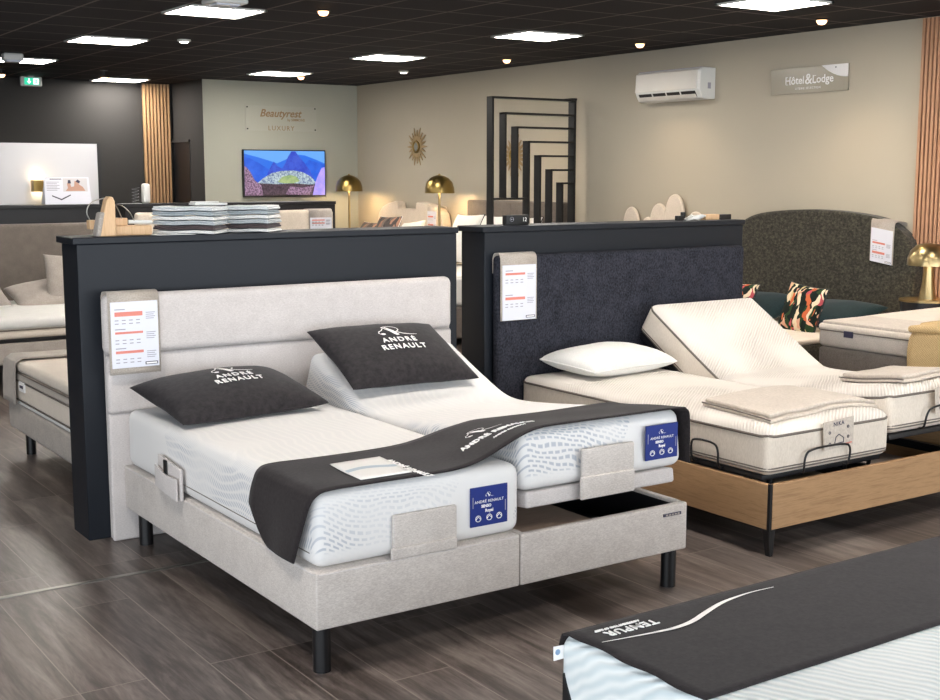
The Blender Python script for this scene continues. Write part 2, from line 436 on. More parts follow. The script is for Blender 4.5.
# dark door in the alcove's side
m = MB().mat(0).box(5.693, 5.70, 14.38, 14.41, 0, 2.02).box(5.693, 5.70, 14.91, 14.94, 0, 2.02).box(5.68, 5.70, 14.38, 14.94, 1.99, 2.02)
m.mat(1).box(5.697, 5.70, 14.41, 14.91, 0, 1.99)
struct(m.build('door_1', ['wall_dark', 'black_panel'], None, origin=(0, 0, 0)))
sbx('trim_2', 'aluminium', (XL, 3.9, 4.795, 4.82, 0, .004))

# slatted oak wall panels
def slats(name, label, mat, pts, d, t):   # pts: list of (x,y) centres along wall; d: half width vec
    root = thing(name, (pts[0][0], pts[0][1], 0), label, 'wall panel')
    return root
r = thing('slatted_wall_panel', (7.70, 5.2, 0), 'pinkish oak slatted panel on the right wall behind the brass table lamp', 'wall panel')
bx('backing_board', 'black_panel', r, (7.725, 7.738, 4.60, 5.70, .01, 2.69))
m = MB()
for i in range(32): y = 5.69-.034*i; m.box(7.695, 7.725, y-.021, y, .01, 2.69)
m.build('slats', 'slat_wood', r)
r = thing('slatted_wall_panel', (5.48, 14.92, 0), 'narrow pale slatted panel on the dark back wall beside the recess', 'wall panel')
bx('backing_board', 'black_panel', r, (5.32, 5.66, 14.93, 14.948, .01, 2.69))
m = MB()
for i in range(8): x = 5.325+.043*i; m.box(x, x+.026, 14.89, 14.93, .01, 2.69)
m.build('slats', 'slat_pale', r)

# ------------------------------------------------------------------ ceiling fittings
def panel(x, y, label):
    r = thing('ceiling_light', (x+.28, y+.25, CE-.012), label, 'ceiling light', 'square LED ceiling panels')
    m = MB(); 
    for b in ((0, .56, 0, .02), (0, .56, .48, .50), (0, .02, 0, .5), (.54, .56, 0, .5)): m.box(x+b[0], x+b[1], y+b[2], y+b[3], CE-.012, CE)
    m.build('frame', 'white_plastic', r)
    bx('diffuser', 'panel_light', r, (x+.02, x+.54, y+.02, y+.48, CE-.008, CE-.002))
for x, y, l in ((3.16, 7.93, 'lit ceiling panel at the top left of the photo, the largest on the left side'),
                (3.15, 10.15, 'lit ceiling panel above the green exit sign, third nearest of the left row'),
                (3.05, 12.38, 'lit ceiling panel at the far left edge above the exit sign'),
                (4.66, 14.32, 'thin lit ceiling panel just above the narrow slatted panel'),
                (5.99, 5.52, 'lit ceiling panel at the top right, cut by the upper edge of the photo'),
                (5.88, 7.90, 'lit ceiling panel above and left of the wall air conditioner'),
                (5.84, 10.17, 'lit ceiling panel above the sunburst mirror nearest the corner'),
                (5.80, 12.44, 'lit ceiling panel just in front of the television wall'),
                (3.16, 5.65, 'lit ceiling panel straight above the partition headboards, out of view'),
                (3.16, 3.40, 'lit ceiling panel above the twin bed with oatmeal base, out of view'),
                (5.86, 3.40, 'lit ceiling panel above the oak bed, out of view'),
                (3.16, 1.15, 'lit ceiling panel above the front mattress, out of view'),
                (5.86, 1.15, 'lit ceiling panel by the right wall near the shop front, out of view'),
                (.46, 3.40, 'lit ceiling panel above the aisle left of the beds, out of view'),
                (.46, 7.93, 'lit ceiling panel far left above the aisle, out of view'),
                (.46, 12.38, 'lit ceiling panel far left before the back wall, out of view')): panel(x, y, l)
def spot(x, y, drop, label, power=13):
    r = thing('spotlight', (x, y, CE-drop-.09), label, 'spotlight', 'warm ceiling spotlights')
    MB().cyl((x, y, CE), (x, y, CE-.006), .04, n=16).build('mount', 'black_metal', r)
    if drop > .02: MB().cyl((x, y, CE-.01), (x, y, CE-drop), .008, n=8).build('stem', 'black_metal', r)
    MB().lathe([(.0, 0), (.044, 0), (.048, -.010), (.040, -.010), (.036, -.004), (0, -.004)], (x, y, CE-drop), 16).build('shade', 'black_metal', r)
    MB().lathe([(0, -.004), (.036, -.006), (.036, -.020), (.024, -.036), (0, -.042)], (x, y, CE-drop+.0), 16).build('bulb', 'spot_glow', r)
    l = D.lights.new('spot_beam', 'SPOT'); l.energy = power*(.25 if y > 13 else 1); l.color = (1, .74, .48); l.spot_size = math.radians(105); l.spot_blend = .9; l.shadow_soft_size = .04
    o = D.objects.new('spot_beam', l); COL.objects.link(o); o.location = (x, y, CE-drop-.08); o.rotation_euler = (0, 0, 0)
for a in ((7.20, 6.17, .0, 'glowing ceiling spot above the small wall sign with white corner'), (7.22, 8.12, .0, 'glowing ceiling spot just above and left of the air conditioner'),
          (7.15, 9.94, .0, 'glowing ceiling spot above the black nested frame divider'), (4.03, 7.72, .0, 'big glowing ceiling spot right of the top left panel'),
          (6.46, 12.94, .0, 'tiny ceiling spot beside the panel before the television wall'), (4.36, 13.35, .07, 'glowing spot on a stem left of the narrow slatted panel'),
          (3.42, 13.80, .05, 'glowing spot at the far left edge above the exit sign')): spot(*a)
def down(x, y, label):
    r = thing('downlight', (x, y, CE-.02), label, 'downlight', 'small recessed downlights')
    MB().lathe([(.0, 0), (.055, 0), (.055, -.012), (.04, -.018), (0, -.018)], (x, y, CE), 18).build('ring', 'white_plastic', r)
    MB().lathe([(.0, -.018), (.036, -.018), (.03, -.024), (0, -.026)], (x, y, CE), 16).build('lens', emit('downlight lens', 'fff4e4', 6), r)
down(7.06, 11.7, 'small unlit-looking round downlight near the corner of the two pale walls'); down(3.95, 10.03, 'small round downlight alone in the dark tiles left of centre')
r = thing('emergency_light', (3.1, 12.0, CE-.06), 'small grey emergency unit on the ceiling near the exit sign', 'emergency light')
rb('housing', 'white_plastic', r, (2.99, 3.17, 11.95, 12.07, CE-.07, CE), .02); rb('lens', 'sleeve', r, (3.01, 3.15, 11.945, 12.05, CE-.082, CE-.06), .01)
r = thing('emergency_light', (3.24, 7.72, CE-.04), 'pale square box on the ceiling cut by the top edge of the photo', 'ceiling box')
rb('housing', 'white_plastic', r, (3.16, 3.40, 7.52, 7.72, CE-.03, CE), .012); rb('lens', 'sleeve', r, (3.20, 3.36, 7.56, 7.68, CE-.038, CE-.025), .008)
# exit sign
r = thing('exit_sign', (4.02, 14.60, 2.57), 'green and white emergency exit sign under the ceiling at the far left', 'exit sign')
rb('housing', 'white_plastic', r, (3.82, 4.06, 14.60, 14.64, 2.585, 2.695), .018); bx('bracket', 'white_plastic', r, (3.91, 3.97, 14.61, 14.63, 2.69, 2.70))
m = MB().mat(0).box(3.925, 4.085, 14.594, 14.60, 2.592, 2.668).mat(1)
m.box(4.02, 4.078, 14.591, 14.594, 2.598, 2.662)
m.prism([(3.966, 14.592, 2.66), (3.982, 14.592, 2.66), (3.982, 14.592, 2.63), (3.998, 14.592, 2.63), (3.974, 14.592, 2.602), (3.950, 14.592, 2.63), (3.966, 14.592, 2.63)], (0, .003, 0))
m.mat(0)  # running figure
m.prism([(4.047, 14.588, 2.658), (4.057, 14.588, 2.658), (4.057, 14.588, 2.648), (4.047, 14.588, 2.648)], (0, .003, 0))
m.prism([(4.044, 14.588, 2.645), (4.058, 14.588, 2.645), (4.055, 14.588, 2.625), (4.068, 14.588, 2.605), (4.060, 14.588, 2.603), (4.049, 14.588, 2.618), (4.040, 14.588, 2.602), (4.032, 14.588, 2.602), (4.043, 14.588, 2.625)], (0, .003, 0))
m.prism([(4.034, 14.588, 2.638), (4.066, 14.588, 2.645), (4.066, 14.588, 2.640), (4.034, 14.588, 2.632)], (0, .003, 0))
m.v = [(x-.062, y, z+.01) for x, y, z in m.v]
m.build('sign_face', ['exit_green', 'exit_white'], r, smooth=0)

# ------------------------------------------------------------------ partitions
def partition(x0, x1, y0, y1, h, label, mat='navy'):
    r = thing('partition', ((x0+x1)/2, y0, 0), label, 'partition', 'dark display partitions')
    bx('body', mat, r, (x0, x1, y0, y1, 0, h-.03), bevel=.003)
    bx('cap', mat, r, (x0-.02, x1+.004, y0-.014, y1+.014, h-.03, h), bevel=.004)
partition(1.605, 3.55, 5.37, 5.59, 1.335, 'dark navy partition behind the oatmeal headboard with price card')
partition(3.725, 5.63, 5.37, 5.588, 1.333, 'dark navy partition behind the tufted navy headboard')
partition(.9, 3.51, 11.0, 11.22, 1.345, 'black partition at the far left carrying the leaflet display', 'black_panel')
partition(3.735, 5.84, 11.0, 11.22, 1.345, 'black partition below the wall television', 'black_panel')

# ------------------------------------------------------------------ shared builders
def smooth_poly(pts, it=3):
    pts = [Vector(p) for p in pts]
    for _ in range(it):
        q = [pts[0]]
        for a, b in zip(pts, pts[1:]): q += [a*.75+b*.25, a*.25+b*.75]
        q.append(pts[-1]); pts = q
    return pts
def bend(pts, it=3):
    P = smooth_poly([(0, y, z) for y, z in pts], it); L = [0]
    for a, b in zip(P, P[1:]): L.append(L[-1]+(b-a).length)
    def at(s):
        s = min(max(s, 0), L[-1]); i = 0
        while i < len(L)-2 and L[i+1] < s: i += 1
        f = (s-L[i])/max(L[i+1]-L[i], 1e-9); p = P[i].lerp(P[i+1], f)
        def tg(j): return (P[min(j+1, len(P)-1)]-P[max(j-1, 0)]).normalized()
        t = tg(i).lerp(tg(i+1), f).normalized(); return p, t
    def fn(x, s, z):
        p, t = at(s); n = Vector((0, -t.z, t.y)); q = p+n*z; return (x, q.y, q.z)
    fn.length = L[-1]; return fn
def rrect(x0, x1, y0, y1, r, z, n=5, step=.05):
    pts = []
    for cx, cy, a0 in ((x1-r, y0+r, -90), (x1-r, y1-r, 0), (x0+r, y1-r, 90), (x0+r, y0+r, 180)):
        for i in range(n+1):
            a = math.radians(a0+90*i/n); pts.append(Vector((cx+r*math.cos(a), cy+r*math.sin(a), z)))
    out = []
    for a, b in zip(pts, pts[1:]+pts[:1]):
        k = max(1, int((b-a).length/step)); out += [a.lerp(b, i/k) for i in range(k)]
    return out
def pillow_z(u, v, h, p=.5): return h*max(0, (1-u*u)*(1-v*v))**p
def pillow_mesh(w, d, h, mx, lower=.6, pinch=.06, n=22, p=.45, sag=None):
    mb = MB(); 
    def pos(u, v, sgn):
        x = u*w/2*(1-pinch*(1-v*v)); y = v*d/2*(1-pinch*(1-u*u))
        z = pillow_z(u, v, h/(1+lower), p)*(1 if sgn > 0 else -lower)
        z += .004*mnoise.noise(Vector((x*9, y*9, sgn*3+w)))
        return x, y, z
    def e(t): t = 2*t-1; return math.sin(t*PI/2)
    for sgn in (1, -1):
        def f(a, b): return mx @ Vector(pos(e(a), e(b), sgn)) if sgn > 0 else mx @ Vector(pos(e(a), e(1-b), sgn))
        mb.grid(f, n, n, rest=lambda a, b: pos(e(a), e(b), 1))
    return mb
def frame(o, xd, yd):
    xd = Vector(xd).normalized(); yd = Vector(yd); yd = (yd-xd*yd.dot(xd)).normalized(); nz = xd.cross(yd)
    m = Matrix((xd, yd, nz)).transposed().to_4x4(); m.translation = Vector(o); return m
def pillow(name, mat, w, d, h, mx, label, cat='pillow', group=None, seam=None, **kw):
    mb = pillow_mesh(w, d, h, mx, **kw)
    if not seam:
        o = mb.build(name, mat, None, smooth=80); return tag(o, label, cat, group)
    r = thing(name, tuple(mx.translation), label, cat, group)
    mb.build('cover', mat, r, smooth=80)
    pin = kw.get('pinch', .06); pts = []
    for s in range(4):
        for i in range(12):
            t = math.sin((2*i/12-1)*PI/2); u, v = ((t, -1), (1, t), (-t, 1), (-1, -t))[s]
            pts.append(mx @ Vector((u*w/2*(1-pin*(1-v*v)), v*d/2*(1-pin*(1-u*u)), 0)))
    MB().tube(pts, .005, 6, True).build('piping', seam, r, smooth=60)
    return r
def price_card(o, xd, label, w=.24, top=.045, cz=.04, ch=.30, cw=None, tail=.03, side=.1, bars=((.09, .03), (.33, .014), (.58, .014)), strap='linen_tan', depth=.08, zup=(0, 0, 1)):
    fm = frame_map(o, xd, zup); cw = cw or w*.92
    r = thing('price_card', tuple(o), label, 'price card', 'price cards hung over headboards')
    prof = [(-depth-.01, -side), (-depth-.01, -.02), (-depth+.005, .006), (-.015, .008), (.004, -.004), (.010, -.03), (.010, -(cz+ch+tail))]
    P = smooth_poly([(a, 0, b) for a, b in prof], 2)
    m = MB().grid(lambda i, j: fm((j-.5)*w, P[round(i*(len(P)-1))].z, P[round(i*(len(P)-1))].x), len(P)-1, 1)
    m.build('fabric_strap', strap, r, solid=.004, offset=0)
    def rect(mb, x0, x1, y0, y1, n, t=.0008):
        mb.add([fm(x, y, z) for z in (n, n+t) for x, y in ((x0, y0), (x1, y0), (x1, y1), (x0, y1))],
               [(3, 2, 1, 0), (4, 5, 6, 7), (0, 1, 5, 4), (1, 2, 6, 5), (2, 3, 7, 6), (3, 0, 4, 7)])
    m = MB(); rect(m, -cw/2, cw/2, -(cz+ch), -cz, .0125, .004); s = m.build('card_sleeve', 'print_white', r, smooth=0)
    for t, h in bars:
        m = MB(); rect(m, -cw*.42, cw*.17, -cz-ch*t-h*ch/.3, -cz-ch*t, .0168); m.build('red_bar', 'red', s, smooth=0)
    for t, h in bars:
        m = MB()
        for q in range(2):
            y = -cz-ch*(t+.12+.05*q)
            for k in range(4): rect(m, -cw*.42+cw*.15*k, -cw*.42+cw*.15*k+cw*.08, y-.004, y, .0168)
        m.build('price_rows', 'grey_print', s, smooth=0); m = MB()
        rect(m, -cw*.42, -cw*.20, -cz-ch*(t-.03), -cz-ch*(t-.045), .0168)
        m.build('heading', 'grey_print', s, smooth=0); m = MB()
        for q in range(4): rect(m, cw*.24, cw*(.44-.03*(q % 2)), -cz-ch*(t+.03*q+.02)-.003, -cz-ch*(t+.03*q+.02), .0168)
        m.build('side_note', 'grey_print', s, smooth=0)
    m = MB(); m.mat(0); rect(m, cw*.2, cw*.47, -cz-ch*.97, -cz-ch*.925, .0168); m.mat(1); rect(m, cw*.22, cw*.45, -cz-ch*.96, -cz-ch*.937, .0176)
    m.build('logo_box', ['ink', 'white_print'], s, smooth=0)
    
    return r
def leg(r, x, y, h, rad=.03, mat='black_metal'):
    MB().cyl((x, y, 0), (x, y, h), rad, n=20).build('leg', mat, r)

# ================================================================== oatmeal twin bed
r = thing('headboard', (2.57, 5.32, 0), 'oatmeal linen headboard in three padded bands on the left partition', 'headboard')
bx('frame_panel', 'linen_front', r, (1.70, 3.47, 5.315, 5.368, .0, 1.075), bevel=.006)
rb('top_cushion', 'linen_front', r, (1.672, 3.445, 5.245, 5.318, .832, 1.095), .035, (6, 1, 2))
rb('middle_cushion', 'linen_front', r, (1.685, 3.46, 5.275, 5.318, .572, .832), .02, (6, 1, 2))
rb('lower_cushion', 'linen_front', r, (1.69, 3.465, 5.292, 5.318, .0, .572), .012, (6, 1, 2))
price_card((1.797, 5.245, 1.098), (1, 0, 0), 'white price card with red bars hung on the oatmeal headboard left end', w=.225, cz=.035, ch=.285, tail=.028, depth=.07, side=.03, bars=((.15, .020), (.45, .010), (.74, .012)))

# left base
r = thing('divan_bed', (2.14, 4.36, 0), 'oatmeal fabric bed base, flat left half of the twin bed', 'divan bed', 'oatmeal twin bed bases')
rb('box', 'linen', r, (1.745, 2.552, 3.455, 5.285, .15, .340), .008, (4, 6, 1))
leg(r, 1.782, 3.495, .152); leg(r, 1.80, 5.19, .152); leg(r, 2.50, 5.19, .152)
# stitched seam along the foot edges
MB().tube(rrect(1.747, 2.55, 3.457, 5.283, .01, .333, 2, .3), .003, 6, True).build('welt', 'linen_front', r)
def flap(parent, x0, x1, y, z0, z1, zb):   # upholstered mattress stop standing against the mattress end
    m = MB().rbox(x0, x1, y-.016, y, z0, z1, .007, (2, 1, 2)); m.build('mattress_stop', 'linen', parent, smooth=60)
    MB().rbox(x0-.012, x1-.004, y-.026, y-.012, zb, z0+.035, .006, (2, 1, 1)).build('stop_foot', 'linen', parent, smooth=60)
flap(r, 2.035, 2.287, 3.474, .342, .487, .338)
p = MB(); p.rbox(1.728, 1.742, 4.57, 4.815, .335, .462, .006, (1, 3, 2), fn=lambda x, y, z: (x, y, z+.02*(y-4.57)/.245)).build('side_pocket', 'linen_front', r, smooth=60)
tag(rb('remote_control', 'black_plastic', None, (1.7205, 1.7275, 4.70, 4.735, .40, .475), .003), 'black remote control tucked in the fabric pocket on the bed side', 'remote control')
rb('pocket_front', 'linen_front', r, (1.712, 1.720, 4.575, 4.81, .335, .425), .003, (1, 2, 2), fn=lambda x, y, z: (x-.004*math.sin((y-4.575)/.235*PI), y, z+.02*(y-4.57)/.245-.012*math.sin((y-4.575)/.235*PI)*(1 if z > .4 else 0)))
# right base: open box with its raised platform
r = thing('divan_bed', (2.96, 4.36, 0), 'oatmeal fabric bed base with open box and raised platform, right half', 'divan bed', 'oatmeal twin bed bases')
rb('foot_panel', 'linen', r, (2.556, 3.362, 3.455, 3.485, .15, .338), .008, (4, 1, 1))
rb('side_panel', 'linen', r, (3.332, 3.362, 3.485, 5.262, .15, .338), .008, (1, 6, 1))
rb('side_panel', 'linen', r, (2.556, 2.586, 3.485, 5.262, .15, .338), .008, (1, 6, 1))
rb('head_panel', 'linen', r, (2.586, 3.332, 5.232, 5.262, .15, .338), .008, (4, 1, 1))
bx('inner_board', 'brown_board', r, (2.586, 2.93, 3.487, 5.23, .30, .322)); bx('inner_board', 'black_panel', r, (2.93, 3.332, 3.485, 5.23, .152, .17))
for b in ((2.93, 3.33, 3.4855, 3.489, .17, .325), (3.328, 3.3315, 3.489, 5.23, .17, .325)): bx('inner_dark_sheet', 'black_panel', r, b)  # black sheets added to darken the inner walls of the open box
leg(r, 3.305, 3.495, .152); leg(r, 3.30, 5.19, .152); leg(r, 2.62, 5.19, .152)
m = MB(); m.box(3.235, 3.325, 3.450, 3.456, .296, .307); bt = m.build('brand_tag', 'ink', r, smooth=0)
m = MB()
for k in range(5): m.box(3.245+.015*k, 3.255+.015*k, 3.4485, 3.450, .2985, .3045)
m.build('tag_print', 'greige_fabric', bt, smooth=0)
RB = [(3.478, .482), (3.9, .432), (4.42, .366), (4.66, .366), (4.9, .452), (5.225, .594)]
plat = bend([(y-.0, z-.066) if z > .40 else (y, z-.002) for y, z in RB])
PL = [(3.482, .418), (3.92, .37), (4.40, .312), (4.66, .312), (4.9, .392), (5.215, .520)]
plat = bend(PL)
MB().rbox(2.60, 3.318, .0, plat.length, 0, .058, .012, (4, 24, 1), fn=plat).build('platform', 'linen_front', r, smooth=60)
flap(r, 2.832, 3.082, 3.470, .475, .612, .425)

# mattresses
def label_blue(parent, x0, x1, y, z0, z1):
    fm = frame_map(((x0+x1)/2, y, (z0+z1)/2), (1, 0, 0), (0, 0, 1)); w = x1-x0; h = z1-z0
    lb = MB().box(x0, x1, y-.003, y+.002, z0, z1).build('brand_label', 'blue_label', parent, smooth=0)
    g = frame_map(((x0+x1)/2, y-.0032, (z0+z1)/2), (1, 0, 0), (0, 0, 1))
    m = MB(); emblem_geo(m, lambda x, y2, z=0: g(x-.004, y2+h*.28, z), w*.13, .0004); m.build('emblem', 'white_print', lb, smooth=0)
    for cx in (-.30, .0, .27):       # three care icons
        m = MB(); pts = [g(w*cx+w*.07*math.cos(2*PI*i/14), -h*.30+h*.075*math.sin(2*PI*i/14), .0008) for i in range(14)]
        m.tube(pts, .0014, 5, True)
        m.tube([g(w*(cx-.07), -h*.33, .001), g(w*cx, -h*.25, .001), g(w*(cx+.07), -h*.33, .001)], .0016, 5)
        m.build('care_icon', 'white_print', lb, smooth=0)
    text(lb, 'ANDRÉ RENAULT', h*.10, g, 'white_print', at=(0, h*.12), extrude=.0006, space=1.15)
    text(lb, 'SENSO', h*.10, g, 'white_print', at=(-w*.08, h*.0), extrude=.0006, bold=.0006)
    text(lb, 'Royal', h*.11, g, 'white_print', at=(0, -h*.12), extrude=.0006, bold=.0005)
    for sx, z in ((-.44, .12), (.44, -.05)):
        m = MB(); m.prism([g(w*sx+a, h*(z+b), .0004) for a, b in ((-.0015, -.14), (.0015, -.14), (.0015, .14), (-.0015, .14))], (0, -.0005, 0)); m.build('edge_print', 'grey_print', lb, smooth=0)
r = thing('mattress', (2.155, 4.35, .342), 'white patterned mattress lying flat, left half of the oatmeal twin bed', 'mattress', 'white mattresses of the oatmeal twin bed')
def rest_fix(mb, y0, z0): mb.rest = [(a, b-y0, c-z0) for a, b, c in mb.rest]; return mb
rest_fix(MB().rbox(1.757, 2.572, 3.476, 5.268, .342, .592, .042, (16, 30, 5), fn=lambda x, y, z: (x, y, z+(.006*math.sin((x-1.757)/.795*PI) if z > .5 else 0))), 3.476, .342).build('cover', 'knit', r, smooth=60)
MB().tube([(1.757, y, .392) for y in [3.52+.1*i for i in range(12)]], .002, 6).build('zip_seam', 'trim_taupe', r)
label_blue(r, 2.350, 2.506, 3.4725, .392, .531)
r = thing('mattress', (2.965, 4.35, .366), 'white patterned mattress with raised head and foot, right half of the twin bed', 'mattress', 'white mattresses of the oatmeal twin bed')
rb_fn = bend(RB)
MB().rbox(2.582, 3.36, 0, rb_fn.length, 0, .222, .042, (16, 44, 5), fn=rb_fn).build('cover', 'knit', r, smooth=60)
label_blue(r, 3.152, 3.314, 3.472, .524, .658)

# runner over both mattresses
def rt(y): return .705-(y-3.478)*.115
def runner(a, b):
    y = 3.462+.44*b
    zb = .352+.13*max(0, (b-.62)/.38)**2.4
    pts = [(1.722, zb), (1.728, zb*.5+.28), (1.738, .555), (1.756, .592), (1.80, .6065), (1.95, .607), (2.2, .607), (2.32, .607+.07*(rt(y)-.6)), (2.41, .607+.28*(rt(y)-.6)), (2.5, .607+.62*(rt(y)-.6)), (2.58, .603+.93*(rt(y)-.6)), (2.66, rt(y)+.009), (2.8, rt(y)+.009), (3.0, rt(y)+.008), (3.30, rt(y)+.009), (3.352, rt(y)-.001), (3.368, rt(y)-.035), (3.372, .56), (3.374, .492)]
    t = a*(len(pts)-1); i = min(int(t), len(pts)-2); f = t-i
    p0, p1, p2, p3 = (Vector((pts[max(0, min(len(pts)-1, k))][0], 0, pts[max(0, min(len(pts)-1, k))][1])) for k in (i-1, i, i+1, i+2))
    q = .5*((2*p1)+(p2-p0)*f+(2*p0-5*p1+4*p2-p3)*f*f+(3*p1-p0-3*p2+p3)*f**3)
    hang = max(0, (.60-q.z)/.24) if q.x < 1.8 else 0
    y += .10*hang*(1-b)-.035*max(0, hang-.5)*b*2
    if q.x < 1.8: q.x -= .006*math.sin(b*7)*hang
    return Vector((q.x, y, q.z+.0015*math.sin(b*9+q.x*7)))
r = thing('bed_runner', (2.55, 3.68, .6), 'charcoal runner with white lettering draped across both twin mattresses', 'bed runner')
MB().grid(runner, 110, 16).build('cloth', 'runner', r, smooth=70, solid=.006, offset=1 if False else 0)
import bisect
_rx = [(runner(i/400, .5).x, i/400) for i in range(60, 381)]
def on_runner(x, y, z=0):
    k = bisect.bisect(_rx, (x, 0)); a = _rx[min(k, len(_rx)-1)][1]; p = runner(a, (y-3.462)/.44); return Vector((x, y, p.z+.0052+z))
text(r, 'ANDRÉ RENAULT', .038, lambda x, y, z=0: on_runner(2.56+x, 3.615+y-.55*x*x, z), 'white_print', bold=.001, space=1.1)
text(r, 'ANDRÉ RENAULT', .017, lambda x, y, z=0: on_runner(2.58+x, 3.562+y-.55*x*x, z), 'white_print', space=1.1)
m = MB(); emblem_geo(m, lambda x, y, z=0: on_runner(2.53+x, 3.695+y, z*.5), .085); m.build('emblem', 'white_print', r, smooth=0)
text(r, 'ANDRÉ RENAULT', .036, lambda x, y, z=0: on_runner(2.155+y+.1*x*x, 3.56-x, z), 'white_print', bold=.0006)
# leaflet in its clear pocket
r = thing('leaflet', (2.045, 3.62, .61), 'pale leaflet with blue-grey stripe lying on the charcoal runner', 'leaflet')
fl = lambda x, y, z=0: on_runner(2.045+x+.07*y/.27*.3, 3.625+y+.03*x, z+.001)
m = MB().grid(lambda i, j: fl((i-.5)*.20, (j-.5)*.255, .0), 8, 8); m.build('sheet', 'marble', r, solid=.002, offset=1)
m = MB().grid(lambda i, j: fl((i-.5)*.19, (j-.5)*.03+.02*math.sin(i*4), .0012+.0016), 12, 2); m.build('printed_stripe', plain('pale blue print', '9fb0bd', .5), r)

# charcoal pillows with lettering
def lettered_pillow(o, xd, yd, w, d, h, label, k=1.0, ey=.02):
    mx = frame(o, xd, yd); r = thing('pillow', tuple(o), label, 'pillow', 'charcoal lettered pillows')
    pillow_mesh(w, d, h, mx, lower=.55, pinch=.05, p=.42).build('cover', 'pillow_dark', r, smooth=80)
    def fm(x, y, z=0):
        y = y+ey
        u = x/(w/2)/(1-.05*(1-(y/(d/2))**2)); v = y/(d/2)/(1-.05*(1-(x/(w/2))**2))
        return mx @ Vector((x, y, pillow_z(u, v, h/1.55, .42)+.0085+z))
    text(r, 'ANDRÉ', .044*k, fm, 'white_print', at=(.0, -.005), bold=.0006, space=1.3)
    text(r, 'RENAULT', .044*k, fm, 'white_print', at=(0, -.054*k), bold=.0006, space=1.25)
    m = MB(); emblem_geo(m, lambda x, y, z=0: fm(x-.01, y+.060*k, z), .105*k); m.build('emblem', 'white_print', r, smooth=0)
lettered_pillow((2.10, 4.935, .666), (1, .10, .012), (-.08, 1, .18), .69, .49, .15, 'charcoal pillow with white lettering lying on the flat left mattress', 1.0, -.02)
lettered_pillow((2.90, 4.915, .778), (1, .03, -.02), (-.02, 1, .50), .675, .47, .135, 'charcoal pillow with white lettering propped on the raised right mattress', 1.05, -.005)
# ================================================================== oak bed with tufted navy headboard
r = thing('headboard', (4.63, 5.32, 0), 'tufted navy fabric headboard on the right-hand partition', 'headboard')
BT = [(4.32, .95), (4.92, .955), (5.25, .955), (4.32, .72), (4.92, .72)]
def tuft(x, y, z):
    d = 0
    if y < 5.33:
        for bx_, bz in BT: d += .022*math.exp(-((x-bx_)**2+(z-bz)**2)/.0016)
    return (x, y+d, z)
MB().rbox(3.765, 5.59, 5.305, 5.368, 0, 1.195, .028, (60, 1, 40), fn=lambda x, y, z: tuft(x, y, z*1.183/1.195)).build('padded_panel', 'navy_fabric', r, smooth=60)
for x, z in BT: MB().cyl((x, 5.329, z), (x, 5.321, z), .011, .008, 12).build('button', 'navy_fabric', r)
price_card((3.892, 5.305, 1.188), (1, 0, 0), 'white price card in a sleeve hung on the tufted navy headboard', w=.235, cz=.055, ch=.29, tail=.002, depth=.055, bars=((.14, .012), (.58, .015)))

X0, X1, YF2, YH2 = 3.90, 5.56, 3.52, 5.302
r = thing('oak_bed', (4.73, 4.4, 0), 'oak veneer bed frame with black metal corner legs', 'bed frame')
bx('foot_rail', 'oak', r, (X0+.016, X1-.016, YF2, YF2+.025, .118, .312), bevel=.002)
bx('side_rail', 'oak_y', r, (X0, X0+.025, YF2+.016, YH2, .118, .312), bevel=.002)
bx('side_rail', 'oak_y', r, (X1-.025, X1, YF2+.016, YH2, .118, .312), bevel=.002)
bx('head_rail', 'oak', r, (X0+.025, X1-.025, YH2-.025, YH2, .118, .312))
for x, y, sx, sy in ((X0, YF2, 1, 1), (X1, YF2, -1, 1), (X0, YH2, 1, -1), (X1, YH2, -1, -1)):
    m = MB(); m.box(min(x, x+.014*sx), max(x, x+.014*sx), min(y, y+.014*sy), max(y, y+.014*sy), .112, .316)
    m.prism([(x, y+.004*sy, .115), (x+.042*sx, y+.004*sy, .115), (x+.030*sx, y+.004*sy, 0), (x+.014*sx, y+.004*sy, 0)], (0, .012*sy, 0))
    m.prism([(x+.004*sx, y, .115), (x+.004*sx, y+.042*sy, .115), (x+.014*sx, y+.030*sy, 0), (x+.014*sx, y+.014*sy, 0)], (.012*sx, 0, 0))
    m.build('corner_leg', 'black_metal' if sx > 0 else 'black_metal', r)
# adjustable black bases inside the frame
FL = [(3.60, .309), (5.28, .309)]
FR = [(3.552, .43), (3.95, .372), (4.45, .338), (4.62, .340), (4.74, .385), (5.292, .728)]
FRb = [(3.575, .395), (3.95, .342), (4.45, .305), (4.62, .303), (4.75, .352), (5.30, .696)]
def adj_base(x0, x1, label, prof, wires):
    fn = bend(prof); r = thing('adjustable_bed', ((x0+x1)/2, 4.4, .13), label, 'adjustable bed base', 'black adjustable bases')
    MB().rbox(x0, x1, 0, fn.length, 0, .026, .006, (2, 24, 1), fn=fn).build('deck', 'black_panel', r, smooth=60)
    m = MB()
    for x in (x0+.05, x1-.08): m.box(x, x+.03, 3.60, 5.22, .20, .24)
    m.box(x0+.05, x1-.05, 3.60, 3.63, .20, .24); m.box(x0+.05, x1-.05, 5.19, 5.22, .20, .24); m.build('under_frame', 'black_metal', r)
    for x in (x0+.07, x1-.07):
        for y in (4.35, 5.10): MB().cyl((x, y, 0), (x, y, .22), .018, n=12).build('leg', 'black_metal', r)
        MB().tube([(x, 3.75, .22), (x, 3.72, .335)], .01).build('strut', 'black_metal', r)
    for pts in wires:
        MB().tube(smooth_poly(pts, 2), .005, 8).build('retainer_bar', 'black_metal', r, smooth=60)
    return r
